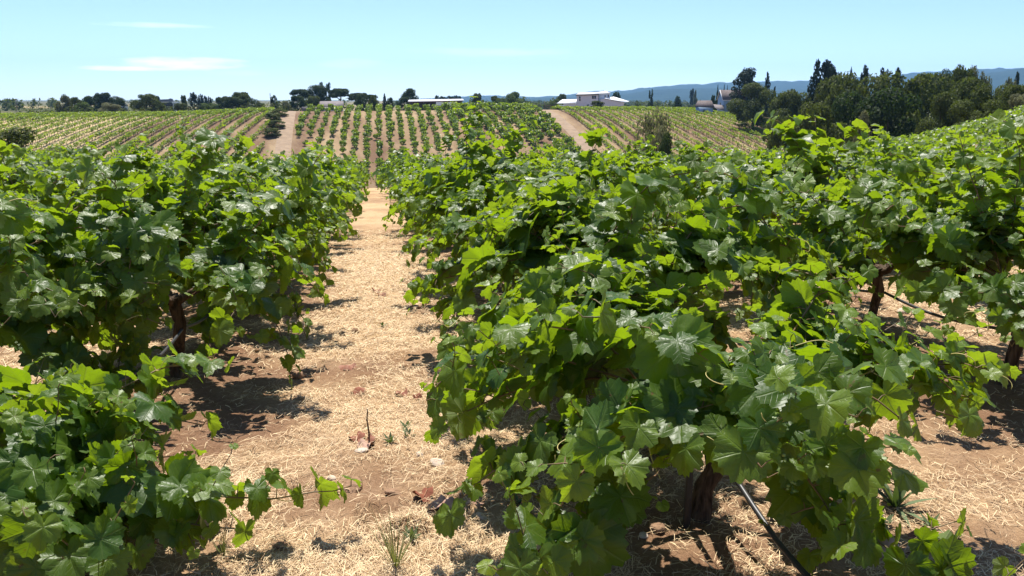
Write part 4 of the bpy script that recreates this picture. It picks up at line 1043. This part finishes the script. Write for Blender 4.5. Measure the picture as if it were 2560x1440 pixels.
k6 = np.arange(n)[:, None, None] * 6; Q = (np.array([[0, 2, 3, 1], [2, 4, 5, 3]])[None] + k6).reshape(-1, 4)
mb = MB(); mb.add(V, None, Q, np.repeat(rng.uniform(0, 1, n), 6))
m, t, out = material("straw_blades"); tn = t.attr('tint')
p_ = principled(t, t.mix(t.ramp(tn, .1, .95), (.40, .26, .14), (.84, .65, .385)), .6, .3)
t.l.new(p_.outputs[0], out.inputs[0]); tag(mb.build("straw", m, None, False), "cut dry straw scattered over the path and under the vines", "straw", kind='stuff')

M_STONE = simple_mat("pale_stone", (.42, .33, .25), (.62, .52, .42), .9, .15, 9, .5)
M_CLOD = simple_mat("soil_clod", (.21, .125, .075), (.34, .215, .135), .98, .05, 30, .9)
def rock(name, label, cat, px, py, wpx, hpx, mat, seed, group=None):
    p = ground_at(px, py); d = (p - Vector((0, 0, CAM_Z))).length; wd = wpx * d / FPX; hh = max(hpx * d / FPX * .8, wd * .28)
    rg_ = np.random.default_rng(seed); nu, nv = 14, 9; V = []; Q = []
    for i in range(nv):
        ph = -math.pi / 2 + math.pi * i / (nv - 1)
        for j in range(nu):
            a = j * 2 * math.pi / nu; x, y, z_ = math.cos(a) * math.cos(ph), math.sin(a) * math.cos(ph), math.sin(ph)
            f = 1 + .55 * fbm(np.array([x * 1.4 + z_ + seed]), np.array([y * 1.4 + z_ * .7]), 3, seed)[0]
            V.append((x * f * wd / 2, y * f * wd / 2 * .8, z_ * f * hh / 2))
    for i in range(nv - 1):
        for j in range(nu): Q.append((i * nu + j, i * nu + (j + 1) % nu, (i + 1) * nu + (j + 1) % nu, (i + 1) * nu + j))
    b = MB(); b.add(V, None, Q); o = b.build(name, mat, None, True); o.location = (p.x, p.y, float(ground_z(np.array([p.x]), np.array([p.y]))[0]) + hh * .22); o.rotation_euler = (rg_.normal(0, .15), rg_.normal(0, .15), rg_.uniform(0, 6))
    return tag(o, label, cat, group)
for i, (lab, px, py, w_, h_) in enumerate([
    ("pale flat round stone on the straw path before the right vine", 1094, 1162, 42, 18), ("tan angular stone left of the pale flat round one", 1050, 1140, 22, 16),
    ("long tan stone lying below the upright twig", 905, 1134, 34, 14), ("pale small stone below the long dried vine litter", 1200, 1292, 26, 14),
    ("small tan wedge stone under the left vine's hanging leaves", 829, 1192, 24, 15), ("round grey stone in the shadow edge of the left vine", 315, 1352, 26, 20),
    ("tan rock on the bare strip between the second row's vines", 2256, 782, 30, 18), ("white flat stone on the strip above the black hose", 2242, 820, 26, 10),
    ("reddish flat stone at the foot of the right vine", 1608, 1366, 28, 12), ("pinkish flat stone at the end of the dried litter", 1206, 1296, 28, 14), ("white chip of stone far up on the path", 775, 866, 18, 8)]):
    rock("stone", lab, "stone", px, py, w_, h_, M_STONE, 300 + i, "loose stones on the ground")
for i, (lab, px, py, w_, h_) in enumerate([
    ("brown crumbly soil clod at the middle of the near path", 882, 1218, 60, 26), ("smaller brown clod right of the large crumbly one", 985, 1232, 44, 24),
    ("dark clod at the tip of the left vine's leaves", 748, 945, 34, 26), ("round brown clod alone on the upper path", 888, 832, 22, 18),
    ("clod on the path's shaded right edge", 1042, 772, 34, 14), ("red brown crumbly clod left of the near right trunk", 1640, 1352, 52, 30),
    ("crumbly clod lump between shadows below the near right vine", 1575, 1290, 44, 22), ("clod beside the dark shadow of the second row vine", 2132, 942, 34, 24), ("low clod on the bottom edge of the straw path", 700, 1362, 40, 16)]):
    rock("soil_clod", lab, "clod", px, py, w_, h_, M_CLOD, 340 + i, "clods of soil on the ground")
# dead leaves
m, t, out = material("dead_leaf"); tn = t.attr('tint')
p_ = principled(t, t.mix(tn, (.20, .065, .035), (.46, .30, .22)), .8, .2); t.l.new(p_.outputs[0], out.inputs[0]); M_DEAD = m
def dead_leaf(label, px, py, size, tint, seed):
    p = ground_at(px, py); rg_ = np.random.default_rng(seed); V, T, Q, U = LEAF['mid'][seed % 8]; V = V * size * 1.0 * np.array([1, 1, .5]); V = V.copy()
    V[:, 2] += size * (.20 * np.sin(V[:, 0] / size * 4 + seed) + .18 * np.sin(V[:, 1] / size * 5))
    b = MB(); b.add(V, T, Q, np.clip(tint + rg_.normal(0, .08, len(V)), 0, 1)); o = b.build("dry_leaf", M_DEAD); o.location = (p.x, p.y, p.z + .018); o.rotation_euler = (rg_.normal(0, .18), rg_.normal(0, .18), rg_.uniform(0, 6))
    tag(o, label, "dry leaf", "dry fallen leaves on the ground")
for i, (lab, px, py, s_, tt) in enumerate([
    ("bright red dry leaf beside the shadow of the right vine", 1056, 1240, .055, .0), ("pale crumpled dry leaf below the bright red one", 1095, 1272, .075, .9),
    ("pinkish dry leaf at the middle of the dried litter", 1140, 1282, .08, .75), ("curled pink dry leaf at the litter's right end", 1190, 1276, .06, .65),
    ("dusty dry leaf at the litter's lower left end", 1030, 1322, .06, .8), ("dark red dry leaf left of the upright twig", 893, 1098, .055, .05), ("red dry leaf at the foot of the upright twig", 916, 1108, .06, .2), ("pale dry leaf just below the upright twig", 912, 1120, .055, .9),
    ("red brown dry leaf above the twig on the path", 1002, 988, .05, .1), ("red dry leaf right of the path's middle", 1116, 978, .07, .15), ("dark red dry leaf below the left vine's tip", 893, 985, .06, .1), ("red dry leaves' largest piece on the middle path", 870, 922, .08, .25),
    ("small red dry leaf at the path's centre", 1042, 1002, .045, .05), ("red brown dry leaf farther up the path", 940, 730, .06, .3), ("brown dry leaf under the path's right vines", 955, 742, .06, .4),
    ("large pinkish dry leaf at the lower right corner", 2222, 1388, .095, .75), ("deep red dry leaf right of the large pinkish one", 2310, 1358, .07, .1), ("reddish dry leaf below the strap leaved weed", 2130, 1312, .06, .15), ("crumpled brown dry leaf left of the reddish one", 2112, 1330, .07, .35), ("second red dry leaf at the right edge of the weed patch", 2395, 1435, .06, .2),
    ("pink dry leaf under the near right vine's trunk", 1858, 1278, .06, .85), ("dry leaf on the bare strip beside the black hose", 2180, 880, .07, .6), ("red dry leaf litter beside the second row trunk", 2230, 872, .08, .3)]):
    dead_leaf(lab, px, py, s_, tt, 400 + i)
# weeds
M_WEED = leaf_material("weed_leaf", False, (.045, .075, .030), (.11, .16, .05), (.08, .14, .02), (.2, .28, .04), (.12, .16, .08), .25)
M_GRASS = leaf_material("grass_blade", False, (.07, .10, .025), (.25, .24, .08), (.12, .17, .02), (.3, .3, .06), (.12, .15, .05), .3)
def strap_weed(name, label, px, py, n_, L_, wdt, seed, mat, up=(.3, 1.1), cat='weed', curve=.9, group=None):
    p = ground_at(px, py); rg_ = np.random.default_rng(seed); b = MB()
    for i in range(n_):
        a = i * 2.4 + rg_.uniform(-.4, .4); e = rg_.uniform(*up); l_ = L_ * rg_.uniform(.6, 1.1); d = np.array([math.cos(a) * math.cos(e), math.sin(a) * math.cos(e), math.sin(e)]); side = np.array([-math.sin(a), math.cos(a), 0])
        q = d * .005; V = []; m_ = 7
        for j in range(m_):
            f = j / (m_ - 1); w_ = wdt * (.35 + .65 * math.sin(min(1, f * 1.15 + .12) * math.pi) ** .8) * (1 if j < m_ - 1 else .05)
            V += [q - side * w_ + UP * w_ * .35, q.copy(), q + side * w_ + UP * w_ * .35]; d = d + np.array([0, 0, -curve * l_ / m_ * 3.0]) * (.3 + f); d /= np.linalg.norm(d); q = q + d * l_ / m_
        Q = []
        for j in range(m_ - 1):
            for c_ in (0, 1): Q.append((j * 3 + c_, j * 3 + c_ + 1, j * 3 + c_ + 4, j * 3 + c_ + 3))
        b.add(V, None, Q, np.clip(rg_.uniform(.1, .7), 0, 1))
    o = b.build(name, mat); o.location = (p.x, p.y, p.z); return tag(o, label, cat, group)
strap_weed("plantain_weed", "strap leaved grey green weed growing between the right rows", 2238, 1272, 16, .24, .012, 1, M_WEED, (.25, 1.2))
for i, (lab, px, py) in enumerate([("small leafy weed left below the strap leaved weed", 2172, 1330), ("tiny upright weed just below the strap leaved weed", 2212, 1318), ("dark small weed right of the strap leaved weed", 2325, 1318), ("bright green small weed at the right end of the weed patch", 2388, 1352), ("tiny green weed on the path right of the twig", 976, 1110), ("tiny weed higher right of the twig", 1020, 1092), ("smallest weed sprout beside the shadowed stone", 1016, 1072), ("tiny dark weed far up at the path's middle", 956, 818), ("low green weed at the bottom of the path by the grass", 1030, 1352), ("small weed in the shade left of the near right vine", 1290, 1262), ("small weed in shade by the bottom left of the right vine", 1298, 1300)]):
    strap_weed("weed", lab, px, py, 9, .075, .009, 20 + i, M_WEED, (.35, 1.3), curve=.6, group="small weeds")
strap_weed("grass_tuft", "thin half green grass tuft at the bottom of the path", 990, 1425, 46, .30, .0017, 60, M_GRASS, (.85, 1.5), 'grass', .35)
strap_weed("grass_tuft", "small dry grass tuft at the shaded foot of the left vine", 560, 1395, 22, .14, .0016, 61, M_GRASS, (.7, 1.5), 'grass', .4)
# upright twig
p = ground_at(922, 1112); b = MB(); b.tube([(0, 0, -.03), (.004, 0, .06), (-.004, .003, .14), (.002, 0, .2)], [.006, .005, .004, .003], 6); o = b.build("upright_twig", M_BARK); o.location = p; tag(o, "bare brown twig standing upright on the path", "twig")
# drip hoses hung low along the rows
M_HOSE = simple_mat("black_hose", (.018, .018, .02), (.035, .034, .036), .45, .5, 20)
for row, y0, lab in ((0, 1.6, "black drip hose strung low along the first row right of the path"), (1, 2.2, "black drip hose strung low along the second row right of the path"), (-1, 2.2, "black drip hose strung low along the first row left of the path")):
    pts = []; ys = np.arange(y0, 34, .17)
    for y in ys: pts.append((row_x(row) + .06 + .02 * math.sin(y * 1.3), y, gz(row_x(row), y) + .40 - .06 * abs(math.sin(y * math.pi / 1.36)) - (.16 * min(1, max(0, 3.1 - y) / .9) if row == 0 else 0)))
    b = MB(); b.tube(pts, .0105, 7); tag(b.build("drip_hose", M_HOSE), lab, "hose", "drip hoses along the near rows")
x_, y_ = 1.23 - .085, 2.70; b = MB(); b.box((-.012, -.010, -.2), (.012, .010, .62)); o = b.build("vine_stake", M_METAL, None, False); o.location = (x_, y_, gz(x_, y_)); tag(o, "thin dark steel stake against the nearest right trunk", "stake")

# ------------------------------------------------------------------ the air: one even haze box
hz = bpy.data.meshes.new("haze"); S_, ZB, ZT = 7600., -60., 330.
V = [(-S_, -S_, ZB), (S_, -S_, ZB), (S_, S_, ZB), (-S_, S_, ZB), (-S_, -S_, ZT), (S_, -S_, ZT), (S_, S_, ZT), (-S_, S_, ZT)]
hz.from_pydata(V, [], [(3, 2, 1, 0), (4, 5, 6, 7), (0, 1, 5, 4), (1, 2, 6, 5), (2, 3, 7, 6), (3, 0, 4, 7)])
m, t, out = material("haze_air"); pv = t.node('ShaderNodeVolumePrincipled'); pv.inputs['Color'].default_value = (.34, .63, 1., 1); pv.inputs['Density'].default_value = .9e-4; pv.inputs['Anisotropy'].default_value = .3
t.l.new(pv.outputs[0], out.inputs['Volume']); hz.materials.append(m)
o = bpy.data.objects.new("haze", hz); COL.objects.link(o); tag(o, "pale blue summer haze over the whole valley", "haze", kind='stuff')
